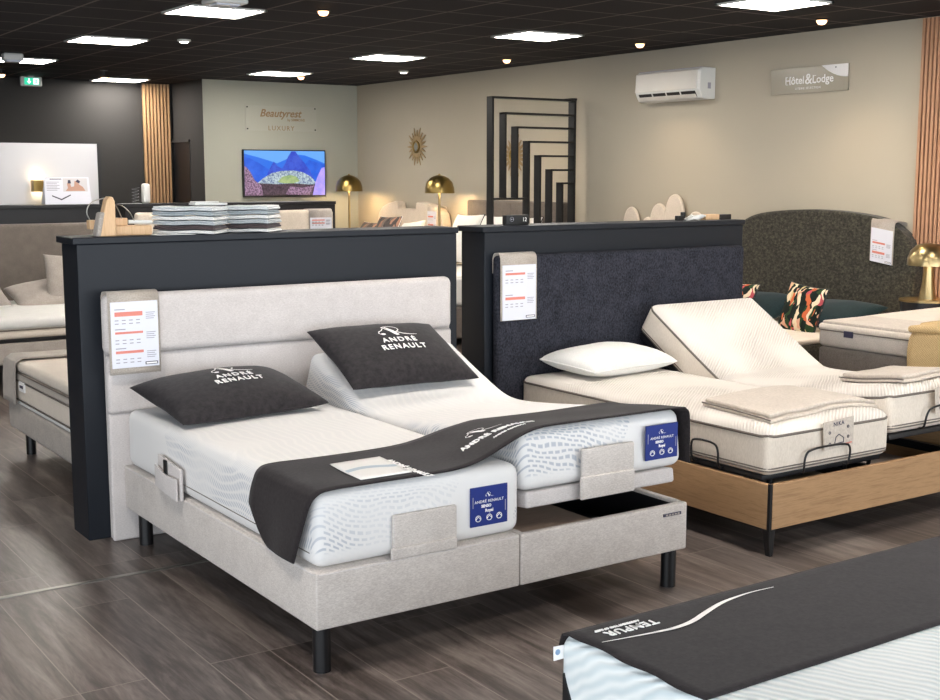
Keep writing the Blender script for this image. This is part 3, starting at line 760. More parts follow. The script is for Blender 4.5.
adj_base(3.935, 4.71, 'flat black adjustable base in the left half of the oak bed', FL,
         [[(4.12, 3.56, .33), (4.12, 3.535, .33), (4.115, 3.528, .41), (4.15, 3.527, .437), (4.38, 3.527, .437), (4.415, 3.528, .41), (4.405, 3.535, .33), (4.405, 3.56, .33)],
          [(3.95, 3.99, .325), (3.904, 3.99, .325), (3.898, 3.995, .41), (3.897, 3.975, .438), (3.897, 3.85, .438), (3.898, 3.825, .41), (3.904, 3.83, .325), (3.95, 3.83, .325)]])
adj_base(4.742, 5.52, 'raised black adjustable base in the right half of the oak bed', FRb,
         [[(4.95, 3.59, .43), (4.95, 3.545, .43), (4.945, 3.532, .50), (4.98, 3.531, .535), (5.2, 3.531, .535), (5.235, 3.532, .50), (5.23, 3.545, .43), (5.23, 3.59, .43)]])
def topper_mattress(x0, x1, prof, th, label):
    fn0 = bend(prof); L = fn0.length
    def fn(x, s, z):
        if z > th*.6:
            e = min(x-x0, x1-x, s, L-s); z += .022*(1-math.exp(-max(0, e)/.06)) + .004*mnoise.noise(Vector((x*5, s*4, 1)))*(1 if e > .02 else 0)
        return fn0(x, s, z)
    r = thing('mattress', ((x0+x1)/2, 4.4, min(p[1] for p in prof)), label, 'mattress', 'striped pillow-top mattresses')
    mb = MB().rbox(x0, x1, 0, L, 0, th, .04, (20, 44, 4), fn=fn)
    mi = []
    for f in mb.f:
        zc = sum(mb.rest[i][2] for i in f)/len(f); mi.append(0 if zc > th-.022 else 1)
    mb.mi = mi; mb.build('cover', ['quilt', 'ivory'], r, smooth=60)
    c = [fn(*p) for p in rrect(x0+.001, x1-.001, .001, L-.001, .05, th-.026)]
    MB().tube(c, .006, 8, True).build('top_piping', 'trim_taupe', r, smooth=60)
    for z in (.022, .034):
        MB().tube([fn0(*p) for p in rrect(x0+.001, x1-.001, .001, L-.001, .045, z)], .0035, 6, True).build('base_piping', 'trim_taupe', r, smooth=60)
    return fn
fnL = topper_mattress(3.912, 4.715, [(3.552, .337), (5.30, .337)], .197, 'ivory striped mattress lying flat in the left half of the oak bed')
fnR = topper_mattress(4.725, 5.525, FR, .192, 'ivory striped mattress with its head raised steeply in the oak bed')
# folded knit toppers on the feet
def folded(fn, x0, x1, s0, s1, th, skew, label):
    def f(x, s, z):
        e = .5+.5*math.sin(x*17+s*9)
        return fn(x+skew*(s-s0), s+.03*math.sin(x*6), th+.004+z+.003*e)
    z = MB().rbox(x0, x1, s0, s1, 0, .017, .008, (14, 10, 1), fn=lambda x, s, z: f(x, s, z))
    r = thing('folded_topper', fn((x0+x1)/2, (s0+s1)/2, th+.003), label, 'topper', 'folded beige toppers')
    z.build('lower_layer', 'beige', r, smooth=60)
    MB().rbox(x0+.012, x1-.004, s0+.018, s1-.006, .0175, .036, .009, (14, 10, 1), fn=lambda x, s, z: f(x, s, z)).build('upper_layer', 'beige', r, smooth=60)
    MB().tube([f(x0-.001, s0+(s1-s0)*k/10, .017) for k in range(11)], .003, 6).build('edge_seam', 'trim_taupe', r, smooth=60)
folded(fnL, 3.985, 4.735, .085, .545, .192, .11, 'beige folded knit topper lying on the flat ivory mattress')
folded(fnR, 4.93, 5.50, .10, .52, .192, .09, 'beige folded knit topper lying on the raised ivory mattress')
def hang_tag(x, y, z, label, a=.04):
    r = thing('hang_tag', (x, y, z), label, 'hang tag', 'beige hang tags')
    fm = frame_map((x, y, z), (1, 0, a), (-a, 0, 1))
    m = MB(); m.prism([fm(*p, 0) for p in ((-.095, -.125), (.095, -.125), (.10, .0), (-.10, .0))], (0, -.003, 0)); s = m.build('card', 'beige', r, smooth=0)
    g = frame_map((x, y-.0032, z), (1, 0, a), (-a, 0, 1)); m = MB()
    for cx, cy in ((-.06, -.05), (.06, -.04), (-.06, -.10), (.06, -.085)): m.tube([g(cx+.006*math.cos(i), cy+.006*math.sin(i), .001) for i in range(6)], .0018, 5, True)
    m.tube([g(-.03, -.105, .001), g(-.02, -.075, .001), g(0, -.065, .001), g(.03, -.085, .001), g(.03, -.105, .001)], .0022, 5, True)
    m.build('icons', 'ink', s, smooth=0)
    text(s, 'NIKA', .026, g, 'ink', at=(.0, -.018), extrude=.0006, bold=.0006, space=1.2)
    m = MB(); m.prism([g(.02, -.118, 0), (g(.085, -.118, 0)), g(.085, -.112, 0), g(.02, -.112, 0)], (0, -.001, 0)); m.build('red_line', 'red', s, smooth=0)
hang_tag(4.33, 3.535, .545, 'beige printed tag hanging at the foot of the flat ivory mattress', .06)
hang_tag(5.10, 3.535, .625, 'beige printed tag on the raised ivory mattress at the right photo edge', .06)
# white latex pillow
pillow('pillow', 'white_cloth', .63, .40, .15, frame((4.325, 5.065, .618), (1, .10, .0), (-.10, 1, .06)), 'plain white pillow lying below the tufted navy headboard', seam='white_cloth', lower=.75, pinch=.02, p=.33)

# ================================================================== front display mattress
ZT = .61
r = thing('divan_bed', (2.9, 1.6, 0), 'black base under the front mattress at the lower right', 'divan bed')
rb('box', 'black_panel', r, (1.665, 3.6, .62, 2.045, .03, .36), .01, (4, 4, 1))
for x in (1.75, 3.5):
    for y in (.72, 1.95): MB().cyl((x, y, 0), (x, y, .04), .03, n=14).build('leg', 'black_metal', r)
r = thing('mattress', (2.6, 1.35, .36), 'white wave-quilted mattress at the lower right of the photo', 'mattress')
rest_fix(MB().rbox(1.628, 3.62, .60, 2.065, .36, ZT, .035, (24, 20, 6)), .6, .36).build('cover', 'wave', r, smooth=60)
m = MB().prism([(1.624, 2.040, ZT-.085), (1.624, 2.015, ZT-.135), (1.624, 1.95, ZT-.25), (1.624, 2.040, ZT-.25)], (.006, 0, 0)); m.build('corner_cover', 'black_panel', r, smooth=0)
m = MB().prism([(1.642, 2.052, ZT-.028), (1.608, 2.052, ZT-.026), (1.609, 2.052, ZT-.058), (1.642, 2.052, ZT-.058)], (0, .002, 0)); lb = m.build('side_label', 'white_print', r, smooth=0)
m = MB(); m.cyl((1.619, 2.0520, ZT-.040), (1.619, 2.0512, ZT-.040), .0065, n=16); m.build('label_mark', plain('pale blue mark', '86a4c4', .5), lb, smooth=0)
r = thing('bed_runner', (2.6, 1.84, ZT), 'dark brown runner with white swoosh lying on the front mattress', 'bed runner')
def frunner(a, b):
    P = [(2.068, ZT-.05), (2.067, ZT-.03), (2.056, ZT-.004), (2.03, ZT+.004), (1.9, ZT+.004), (1.76, ZT+.004), (1.62, ZT+.003)]
    t = b*(len(P)-1); i = min(int(t), len(P)-2); f = t-i; y = P[i][0]*(1-f)+P[i+1][0]*f; z = P[i][1]*(1-f)+P[i+1][1]*f
    x = 1.632+1.975*a; dz = .001*mnoise.noise(Vector((x*6, y*6, 0)))
    if a == 0: x += .004*math.sin(y*40)
    return (x, y, z+dz)
MB().grid(frunner, 60, 36).build('cloth', 'runner', r, smooth=60, solid=.004, offset=1 if False else 0)
fz = lambda x, y, z=0: Vector((x, y-.008, ZT+.0085+z))
def strip(mb, pts, w, fm):
    P = [Vector((p[0], p[1], 0)) for p in pts]; vs = []
    for i, p in enumerate(P):
        d = (P[min(i+1, len(P)-1)]-P[max(i-1, 0)]).normalized(); q = Vector((-d.y, d.x, 0))*w[i]; vs += [fm(*(p+q)[:2]), fm(*(p-q)[:2])]
    mb.add(vs, [(2*i+1, 2*i+3, 2*i+2, 2*i) for i in range(len(P)-1)])
sw = [(1.655, 1.955), (1.72, 1.945), (1.79, 1.935), (1.84, 1.93), (1.90, 1.937), (1.97, 1.965), (2.04, 1.99), (2.10, 2.0), (2.16, 2.005), (2.23, 2.0)]
P = smooth_poly([(a, b, 0) for a, b in sw], 2); m = MB(); strip(m, [(p.x, p.y) for p in P], [.0012+.0055*math.sin(PI*i/(len(P)-1))**2 for i in range(len(P))], fz); m.build('swoosh', 'white_print', r, smooth=0)
TX = lambda x, y, z=0: fz(1.765-x, 1.99-y, z)      # the lettering faces the other side of the bed
text(r, 'TEMPUR', .036, TX, 'white_print', bold=.0002, space=1.12, at=(0, .004)); text(r, 'A DIFFERENT WAY OF SLEEP', .010, TX, 'white_print', at=(.02, -.021), bold=.0004)

# ================================================================== bed by the right wall (foot towards the oak bed)
r = thing('divan_bed', (6.78, 4.2, 0), 'taupe upholstered base under the mattress with straw throw', 'divan bed')
rb('box', 'grey_fabric', r, (5.955, 7.60, 3.42, 5.035, .06, .575), .02, (4, 4, 1))
for x in (6.05, 7.5):
    for y in (3.52, 4.93): MB().cyl((x, y, 0), (x, y, .07), .03, n=14).build('leg', 'black_metal', r)
r = thing('mattress', (6.78, 4.2, .577), 'pale mattress with dark tag at the right edge, foot towards the oak bed', 'mattress')
rb('side_band', 'band_grey', r, (5.95, 7.61, 3.41, 5.04, .577, .685), .03, (4, 8, 1))
rb('topper', 'ivory', r, (5.952, 7.61, 3.41, 5.042, .676, .715), .018, (6, 8, 1), fn=lambda x, y, z: (x, y, z+(.03*(1-math.exp(-(x-5.95)/.5)) if z > .7 else 0)))
MB().tube(rrect(5.949, 7.61, 3.409, 5.043, .03, .678), .004, 6, True).build('piping', 'trim_taupe', r, smooth=60)
rb('foot_cover', 'beige', r, (5.965, 6.40, 3.44, 5.02, .709, .733), .01)
bx('tag', 'ink', r, (5.944, 5.951, 4.775, 4.84, .648, .685)); 
r = thing('throw', (6.1, 3.95, .72), 'straw coloured woven throw folded over the mattress foot at the right edge', 'throw')
def thr(a, b):
    P = [(5.925, .50), (5.93, .62), (5.932, .70), (5.955, .748), (6.02, .765), (6.2, .76), (6.5, .76)]
    t = b*(len(P)-1); i = min(int(t), len(P)-2); f = t-i
    return (P[i][0]*(1-f)+P[i+1][0]*f, 3.5+.865*a+.01*math.sin(b*9), P[i][1]*(1-f)+P[i+1][1]*f+.006*math.sin(a*20+b*8))
MB().grid(thr, 24, 30).build('woven_cloth', 'straw', r, smooth=60, solid=.022, offset=1 if False else 0)
MB().rbox(5.90, 6.05, 3.5, 4.372, .735, .775, .02, (3, 10, 1), fn=lambda x, y, z: (x, y, z+.006*math.sin(y*14))).build('folded_edge', 'straw', r, smooth=60)

# side table and mushroom lamp
r = thing('side_table', (7.38, 5.33, 0), 'round dark side table with brass rim by the slatted panel', 'side table')
MB().cyl((7.38, 5.33, .742), (7.38, 5.33, .756), .175, n=40).build('table_top', 'brass', r)
MB().cyl((7.38, 5.33, .05), (7.38, 5.33, .742), .160, n=40).build('drum', 'black_panel', r)
MB().cyl((7.38, 5.33, 0), (7.38, 5.33, .05), .165, n=40).build('foot_ring', 'brass', r)
r = thing('table_lamp', (7.36, 5.30, .756), 'brushed brass mushroom table lamp on the dark round side table', 'table lamp')
c = (7.36, 5.30, .756)
MB().lathe([(0, 0), (.060, 0), (.056, .02), (.042, .10), (.034, .20), (.034, .27), (0, .27)], c, 36).build('base', 'brass', r)
MB().lathe([(0, .385), (.03, .384), (.085, .372), (.122, .335), (.14, .285), (.143, .235), (.140, .235), (.135, .285), (.117, .33), (.08, .366), (0, .378)], c, 48).build('shade', 'brass', r)
MB().lathe([(0, .27), (.018, .275), (.02, .30), (0, .325)], c, 16).build('bulb', emit('bulb warm', 'ffc070', 25), r)
def lamp(loc, power, col=(1, .72, .40), size=.03):
    l = D.lights.new('lamp_light', 'POINT'); l.energy = power; l.color = col; l.shadow_soft_size = size
    o = D.objects.new('lamp_light', l); COL.objects.link(o); o.location = loc; return o
lamp((7.36-.085, 5.30-.02, .756+.29), 2.0); lamp((7.36+.085, 5.30+.04, .756+.29), 2.0)

# ================================================================== olive bed
r = thing('headboard', (7.64, 6.45, 0), 'olive speckled arched headboard against the right wall', 'headboard')
half = .93; yc = 6.52
def arch(y):
    t = abs(y-yc)/half; return 1.337-.11*t**2-.17*max(0, (t-.5)/.5)**3-.07*max(0, (t-.88)/.12)**2.2
ys = [yc-half+2*half*i/60 for i in range(61)]
poly = [(7.60, ys[0]+.03, .05)]+[(7.60, y, arch(y)) for y in ys]+[(7.60, ys[-1]-.03, .05)]
MB().prism(poly, (.13, 0, 0)).build('padded_panel', 'green_speckle', r, smooth=50, bevel=.02)
ps = price_card((7.60, 5.87, 1.270), (0, -1, -.13), 'white price card hung on the olive arched headboard', w=.205, cz=.06, ch=.245, tail=.0, depth=.13, side=.02, bars=((.40, .016), (.68, .02)))
r = thing('divan_bed', (6.7, 6.45, 0), 'dark olive base under the mattress with tropical cushions', 'divan bed')
rb('box', 'green_speckle', r, (5.78, 7.595, 5.66, 7.22, .05, .458), .02, (4, 4, 1))
for x in (5.9, 7.5):
    for y in (5.75, 7.13): MB().cyl((x, y, 0), (x, y, .06), .03, n=12).build('leg', 'black_metal', r)
tag(rb('mattress', 'ivory', None, (5.79, 7.595, 5.66, 7.22, .46, .498), .015, (4, 4, 1)), 'thin cream mattress in front of the olive arched headboard', 'mattress')
def cushion(mat, w, d, h, o, xd, yd, label, group=None, cat='cushion', seam=None, pinch=.07, p=.4):
    mx = frame(o, xd, yd); return pillow('cushion' if cat == 'cushion' else 'pillow', mat, w, d, h, mx, label, cat, group, seam, lower=.8, pinch=pinch, p=p, n=16)
# headboards on the right wall: cushions lean with xd along -Y
cushion('teal', .60, .42, .15, (7.33, 6.04, .585), (0, -1, 0), (.9, 0, .30), 'dark teal pillow behind the large tropical cushion', 'dark teal pillows', 'pillow')
cushion('teal', .60, .42, .15, (7.33, 6.78, .585), (0, -1, 0), (.9, 0, .30), 'dark teal pillow behind the half-hidden tropical cushion', 'dark teal pillows', 'pillow')
cushion('floral', .36, .36, .12, (6.97, 6.05, .645), (-.05, -1, -.08), (.30, -.22, .95), 'tropical leaf print cushion standing upright before the olive headboard', 'tropical cushions', seam='black_panel')
cushion('floral', .36, .36, .12, (7.08, 6.82, .615), (-.05, -1, .02), (.5, 0, .80), 'tropical leaf print cushion half hidden behind the raised ivory mattress', 'tropical cushions', seam='black_panel')

# ================================================================== on the right wall
r = thing('air_conditioner', (7.64, 8.15, 2.23), 'white wall mounted air conditioner high on the right wall', 'air conditioner')
prof = [(0, 2.495), (.15, 2.495), (.175, 2.475), (.185, 2.31), (.15, 2.245), (.12, 2.235), (0, 2.235)]
MB().prism([(XR-d, 7.745, z) for d, z in prof], (0, .80, 0)).build('body', 'white_plastic', r, smooth=30, bevel=.006)
MB().prism([(XR-d, 7.775, z) for d, z in ((.16, 2.485), (.185, 2.474), (.197, 2.318), (.178, 2.318))], (0, .765, 0)).build('front_panel', 'ac_white', r, smooth=30, bevel=.004)
MB().prism([(XR-d, 7.80, z) for d, z in ((.183, 2.302), (.188, 2.302), (.160, 2.252), (.152, 2.252))], (0, .70, 0)).build('air_slot', 'black_plastic', r, smooth=0)
MB().prism([(XR-d, 7.80, z) for d, z in ((.178, 2.276), (.186, 2.276), (.164, 2.25), (.154, 2.25))], (0, .70, 0)).build('louver', 'ac_white', r, smooth=0)
for y in (7.975, 8.15, 8.325): MB().prism([(XR-d, y-.006, z) for d, z in ((.18, 2.303), (.192, 2.303), (.166, 2.25), (.152, 2.25))], (0, .012, 0)).build('louver_divider', 'white_plastic', r, smooth=0)
m = MB()
for i in range(8): m.box(XR-.155+.016*i, XR-.148+.016*i, 7.76, 8.53, 2.494, 2.499)
m.build('top_grille', 'grey_print', r, smooth=0)
m = MB().prism([(XR-d, 7.7435, z) for d, z in ((.055, 2.32), (.09, 2.32), (.09, 2.37), (.055, 2.37))], (0, .002, 0)); m.build('side_mark', 'grey_print', r, smooth=0)

r = thing('wall_sign', (7.73, 6.73, 2.23), 'taupe acrylic sign with white lettering and white corner on the right wall', 'wall sign')
bx('plate', 'glass_sign', r, (7.722, 7.734, 6.345, 7.11, 2.232, 2.43), bevel=.001)
fm = frame_map((7.7215, 6.73, 2.335), (0, -1, 0), (0, 0, 1))
text(r, 'Hôtel', .085, fm, 'white_print', at=(-.135, -.004), bold=.0012, extrude=.001); text(r, '&', .115, fm, 'white_print', at=(.005, .0), bold=.0012, extrude=.001); text(r, 'Lodge', .085, fm, 'white_print', at=(.145, -.004), bold=.0012, extrude=.001)
m = MB()
for x, w_ in ((-.212, .018), (-.178, .018), (.068, .018)):
    for y in (.023, -.0335):
        if w_: m.prism([fm(x+a, y+b, 0) for a, b in ((-w_/2, 0), (w_/2, 0), (w_/2, .005), (-w_/2, .005))], (-.001, 0, 0))
m.build('serifs', 'white_print', r, smooth=0)
text(r, 'LITERIE SELECTION', .024, fm, 'white_print', at=(.0, -.066), extrude=.0008, space=1.25)
pts = [(.385, .097), (.385, .0)]+[(.385-.255*i/10, .097*(i/10)**2.0) for i in range(1, 10)]+[(.13, .097)]
MB().prism([fm(x, y, .0) for x, y in pts], (-.003, 0, 0)).build('white_corner', 'white_print', r, smooth=0)
m = MB().cyl(fm(.27, .075, .003), fm(.27, .075, .006), .006, n=10); m.build('screw', 'steel', r)

def sunburst(y, z, R, label):
    r = thing('sunburst_mirror', (7.72, y, z-R), label, 'wall mirror', 'brass sunburst mirrors')
    m = MB(); n = 20
    for i in range(n):
        a = 2*PI*i/n; Rr = R*(1 if i % 2 == 0 else .86); wd = PI/n*1.15
        f = lambda rr, aa, x: (x, y+rr*math.cos(aa), z+rr*math.sin(aa))
        m.prism([f(R*.28, a-wd, 7.725), f(R*.55, a-wd*.72, 7.72), f(Rr, a, 7.728), f(R*.55, a+wd*.72, 7.72), f(R*.28, a+wd, 7.725)], (.008, 0, 0))
    m.build('rays', 'bronze_light', r, smooth=0)
    MB().tube([(7.712, y+R*.27*math.cos(2*PI*i/32), z+R*.27*math.sin(2*PI*i/32)) for i in range(32)], .014, 8, True).build('ring', 'bronze', r, smooth=60)
    MB().cyl((7.722, y, z), (7.711, y, z), R*.26, n=32).build('mirror_glass', 'mirror', r)
sunburst(12.52, 1.925, .225, 'brass sunburst mirror above the notched cream headboard'); sunburst(10.60, 1.80, .225, 'brass sunburst mirror seen through the black nested frame')

# black nested divider frame
r = thing('room_divider', (7.1, 9.45, 0), 'black metal divider of nested right-angled frames before the right wall', 'room divider')
tops = [(6.573, 2.31), (6.715, 2.17), (6.850, 2.045), (6.985, 1.915), (7.118, 1.785), (7.252, 1.655), (7.385, 1.53)]
for i, (x, z) in enumerate(tops):
    zb = 1.378 if i in (1, 2) else 0
    m = MB(); x += .065; m.box(x, x+.02, 9.45, 9.54, zb, z); m.box(x, 7.59, 9.45, 9.54, z-.018, z); m.build('nested_frame', 'black_metal', r, smooth=0)
m = MB(); m.box(6.658, 7.05, 9.45, 9.54, 1.372, 1.390); m.build('cross_bar', 'black_metal', r, smooth=0)
m = MB(); m.box(7.59, 7.615, 9.45, 9.54, 0, 2.32); m.box(7.55, 7.615, 9.44, 9.55, 2.30, 2.32); m.build('post', 'black_metal', r, smooth=0)
m = MB(); m.box(6.55, 7.65, 9.40, 9.60, .0, .012); m.build('floor_plate', 'black_metal', r, smooth=0)

# petal headboard
r = thing('headboard', (7.66, 8.3, 0), 'white headboard of round-topped petals behind the right partition', 'headboard')
for yc, hw, zt, x in ((8.715, .098, 1.312, 7.67), (8.50, .09, 1.225, 7.68), (8.35, .11, 1.35, 7.675), (8.135, .112, 1.434, 7.66), (7.885, .12, 1.288, 7.67)):
    pts = [(x, yc-hw, .1), (x, yc-hw, zt-hw*1.5)]+[(x, yc-hw*math.cos(PI*i/16), zt-hw*1.5+hw*1.5*math.sin(PI*i/16)) for i in range(1, 16)]+[(x, yc+hw, zt-hw*1.5), (x, yc+hw, .1)]
    MB().prism(pts, (.035, 0, 0)).build('petal_panel', 'cream', r, smooth=40, bevel=.012)
bx('base_panel', 'cream', r, (7.70, 7.735, 7.75, 8.78, 0, 1.0))

# cream bed and brown bed along the right wall
r = thing('headboard', (7.64, 12.5, 0), 'cream scalloped headboard with a square notch in the far corner', 'headboard')
ol = [(13.24, .0), (13.24, 1.02), (13.20, 1.15), (13.12, 1.225), (12.98, 1.27), (12.84, 1.29), (12.77, 1.285), (12.755, 1.21), (12.36, 1.21), (12.345, 1.285), (12.28, 1.29), (12.1, 1.275), (11.93, 1.235), (11.82, 1.17), (11.775, 1.05), (11.775, .0)]
MB().prism([(7.60, y, z) for y, z in ol][::-1], (.12, 0, 0)).build('padded_panel', 'cream', r, smooth=40, bevel=.012)
price_card((7.60, 11.98, 1.245), (0, -1, 0), 'price card at the right end of the notched cream headboard', w=.20, cz=.05, ch=.26, depth=.12, side=.11, bars=((.2, .02), (.55, .02)), strap='cream')
def low_bed(y0, y1, base, label, label2, x0=5.72, zt=.66):
    r = thing('divan_bed', ((x0+7.58)/2, (y0+y1)/2, 0), label, 'divan bed'); rb('box', base, r, (x0, 7.59, y0, y1, .08, .38), .02, (2, 2, 1))
    for x in (x0+.1, 7.48):
        for y in (y0+.1, y1-.1): MB().cyl((x, y, 0), (x, y, .09), .03, n=12).build('leg', 'black_metal', r)
    tag(rb('mattress', 'white_cloth', None, (x0, 7.595, y0, y1, .382, zt), .05, (3, 3, 1)), label2, 'mattress')
low_bed(11.80, 13.22, 'cream', 'cream base of the bed below the notched headboard', 'white mattress below the notched cream headboard')
low_bed(9.68, 11.28, 'grey_fabric', 'brown base of the bed behind the black divider', 'white mattress below the brown headboard', 5.9)
cushion('floral2', .50, .50, .14, (7.28, 12.52, .90), (0, -1, .03), (.40, -.18, .9), 'dark rose print cushion leaning on the cream headboard', seam='white_cloth')
cushion('floral2', .46, .46, .14, (7.30, 13.00, .845), (0, -1, .0), (.5, 0, .85), 'dark rose print cushion in the corner, only its top showing', seam='white_cloth')
cushion('white_cloth', .50, .46, .15, (7.26, 11.98, .88), (-.05, -1, .10), (.45, -.3, .9), 'cream cushion right of the rose print cushion')
r = thing('headboard', (7.64, 10.48, 0), 'brown velvet headboard behind the black divider', 'headboard')
rb('padded_panel', 'grey_fabric', r, (7.60, 7.73, 9.66, 11.30, .0, 1.335), .025, (2, 6, 3))
m = MB()
for y in (10.07, 10.48, 10.89): m.tube([(7.598, y, .5), (7.598, y, 1.31)], .004, 6)
m.build('seams', 'trim_taupe', r)
for i, (y, l) in enumerate(((10.98, 'white pillow with black edge nearest the brass floor lamp'), (10.47, 'white pillow with black edge behind the left leg of the divider'), (9.98, 'white pillow with black edge behind the digital clock'))):
    cushion('white_cloth', .50, .56, .15, (7.33, y, .935), (0, -1, .02), (.42, 0, .9), l, 'white black-edged pillows', 'pillow', seam='trim_dark')
# floor lamps
def floor_lamp(x, y, label):
    r = thing('floor_lamp', (x, y, 0), label, 'floor lamp', 'brass dome floor lamps'); c = (x, y, 0)
    MB().lathe([(0, 0), (.14, 0), (.14, .015), (.02, .025), (0, .025)], c, 32).build('base', 'brass', r)
    MB().cyl((x, y, .02), (x, y, 1.42), .013, n=14).build('pole', 'brass', r)
    MB().lathe([(.0, 1.615), (.01, 1.612), (.012, 1.60), (.05, 1.593), (.10, 1.568), (.14, 1.523), (.16, 1.46), (.163, 1.405), (.159, 1.405), (.155, 1.46), (.136, 1.518), (.097, 1.562), (.05, 1.586), (0, 1.59)], c, 40).build('shade', 'bronze', r)
    MB().lathe([(0, 1.42), (.028, 1.425), (.034, 1.45), (.02, 1.49), (0, 1.50)], c, 16).build('bulb', 'bulb_warm' if False else D.materials['bulb warm'], r)
    lamp((x-.09, y-.06, 1.43), 3.2); lamp((x+.09, y+.02, 1.43), 4.0)
floor_lamp(7.36, 13.50, 'brass dome floor lamp beside the television'); floor_lamp(7.38, 11.50, 'brass dome floor lamp between the cream and brown headboards')

# ================================================================== television wall
r = thing('television', (6.71, 13.92, 1.33), 'wall television showing blue mountains', 'television')
x0, x1, z0, z1 = 6.165, 7.255, 1.335, 1.90
bx('body', 'black_plastic', r, (x0, x1, 13.905, 13.945, z0, z1), bevel=.003); bx('mount', 'black_metal', r, (6.5, 6.9, 13.944, 13.958, 1.5, 1.75))
fm = frame_map((x0+.012, 13.9045, z0+.022), (1, 0, 0), (0, 0, 1)); W, Hh = x1-x0-.024, z1-z0-.034
def scr(name, c1, c2=None, sc=30, st=.62):
    t = NT(name); t.col('000000'); t.b.inputs['Emission Strength'].default_value = st
    if c2: t.link(t.ramp(t.noise(t.vec(), sc, 4, .7), [(.4, c1), (.6, c2)]), t.b.inputs['Emission Color'])
    else: t.b.inputs['Emission Color'].default_value = lin(c1)
    return t.m
S = [scr('screen sky', '5f9be0'), scr('screen far ridge', '2466d2'), scr('screen near ridge', '1c4fc0', '2a5fd0', 8), scr('screen peak', '2a3fae', '3a56c4', 14),
     scr('screen ruins', '56658c', 'b6c7c8', 45), scr('screen lawn', '7f9a6a', 'a3b27a', 30), scr('screen rock', '4a3346', 'a584a0', 50), scr('screen dark', '2a1f28', '564350', 45), scr('screen haze', '9a8ee6', 'b49af0', 12)]
m = MB(); lay = [0]
def poly(i, pts):
    lay[0] += 1; m.mat(i); z = .0002*lay[0]; m.add([fm(a*W, b*Hh, z) for a, b in pts], [tuple(range(len(pts)))])
poly(0, [(0, 0), (1, 0), (1, 1), (0, 1)])
poly(1, [(0, .25), (1, .25), (1, .72), (.9, .80), (.75, .90), (.62, .93), (.5, .80), (.4, .72), (.3, .78), (.15, .86), (0, .93)])
poly(2, [(0, .2), (.5, .2), (.42, .45), (.3, .58), (.18, .72), (.08, .82), (0, .86)]); poly(2, [(.62, .2), (1, .2), (1, .70), (.92, .74), (.8, .80), (.7, .62)])
poly(3, [(.24, .25), (.28, .50), (.33, .68), (.36, .76), (.40, .66), (.46, .60), (.50, .72), (.54, .88), (.58, .99), (.63, .99), (.68, .86), (.74, .74), (.80, .58), (.86, .36), (.86, .25)])
poly(4, [(.12, .22), (.22, .38), (.33, .50), (.45, .55), (.6, .56), (.72, .52), (.82, .42), (.88, .30), (.88, .2)])
poly(5, [(.40, .30), (.46, .42), (.56, .46), (.64, .42), (.68, .32), (.6, .27), (.48, .27)])
poly(7, [(0, 0), (1, 0), (1, .26), (.8, .24), (.6, .27), (.4, .25), (.2, .27), (0, .3)])
poly(6, [(0, 0), (.22, 0), (.2, .22), (.12, .34), (.07, .52), (.03, .62), (0, .66)]); poly(8, [(.84, 0), (1, 0), (1, .64), (.96, .62), (.91, .44), (.88, .30)]); poly(6, [(.5, .02), (.8, .0), (.86, .22), (.7, .17), (.55, .2)])
m.build('screen', S, r, smooth=0)

r = thing('wall_sign', (6.7, 13.95, 2.12), 'clear acrylic sign with gold lettering above the television', 'wall sign')
bx('plate', plain('clear acrylic', 'a8a99d', .4, 0, .5, .0), r, (6.23, 7.165, 13.952, 13.957, 2.125, 2.42))
fm = frame_map((6.69, 13.9515, 2.27), (1, 0, 0), (0, 0, 1))
text(r, 'Beautyrest', .125, fm, 'gold_print', at=(-.01, .06), shear=.32, bold=.0022); text(r, 'by SIMMONS', .042, fm, 'gold_print', at=(.20, -.012), bold=.0005); text(r, 'LUXURY', .078, fm, 'gold_print', at=(.0, -.115), space=1.25)
for x, z in ((6.25, 2.40), (7.145, 2.40), (6.25, 2.145), (7.145, 2.145)): MB().cyl((x, 13.958, z), (x, 13.945, z), .009, n=12).build('standoff', 'black_metal', r)

# ================================================================== beds behind the left partition
r = thing('headboard', (2.6, 10.9, 0), 'taupe fabric headboard on the far left black partition', 'headboard')
rb('padded_panel', 'grey_fabric', r, (1.72, 3.40, 10.85, 10.995, .02, 1.19), .03, (3, 1, 3))
r = thing('divan_bed', (2.55, 10.1, 0), 'pale ribbed bed base at the far left below the taupe headboard', 'divan bed')
rb('box', 'greige_fabric', r, (1.75, 3.38, 9.40, 10.84, .22, .375), .012, (2, 2, 1)); rb('deck', 'black_panel', r, (1.77, 3.36, 9.42, 10.84, .377, .405), .006)
for x in (1.85, 3.28):
    for y in (9.5, 10.7): MB().cyl((x, y, 0), (x, y, .225), .028, n=12).build('leg', 'black_metal', r)
r = thing('mattress', (2.55, 10.1, .406), 'cream mattress at the far left below the taupe headboard', 'mattress')
rb('cover', 'ivory', r, (1.75, 3.38, 9.40, 10.845, .406, .47), .025, (3, 3, 1)); rb('topper', 'white_cloth', r, (1.755, 3.375, 9.405, 10.845, .472, .556), .035, (3, 3, 1))
MB().tube(rrect(1.75, 3.38, 9.40, 10.84, .04, .471), .005, 6, True).build('piping', 'trim_taupe', r, smooth=60)
cushion('greige_fabric', .62, .42, .17, (2.26, 10.60, .630), (1, .02, .03), (-.03, .85, .38), 'beige pillow cut by the left photo edge', cat='pillow')
cushion('greige_fabric', .66, .44, .17, (2.92, 10.50, .622), (1, .02, .12), (-.05, .85, .36), 'beige pillow lying left of the upright grey cushion', cat='pillow')
cushion('greige_fabric', .42, .42, .13, (3.05, 10.42, .745), (1, .1, -.05), (.08, .25, .95), 'grey square cushion standing upright on the far left cream mattress')
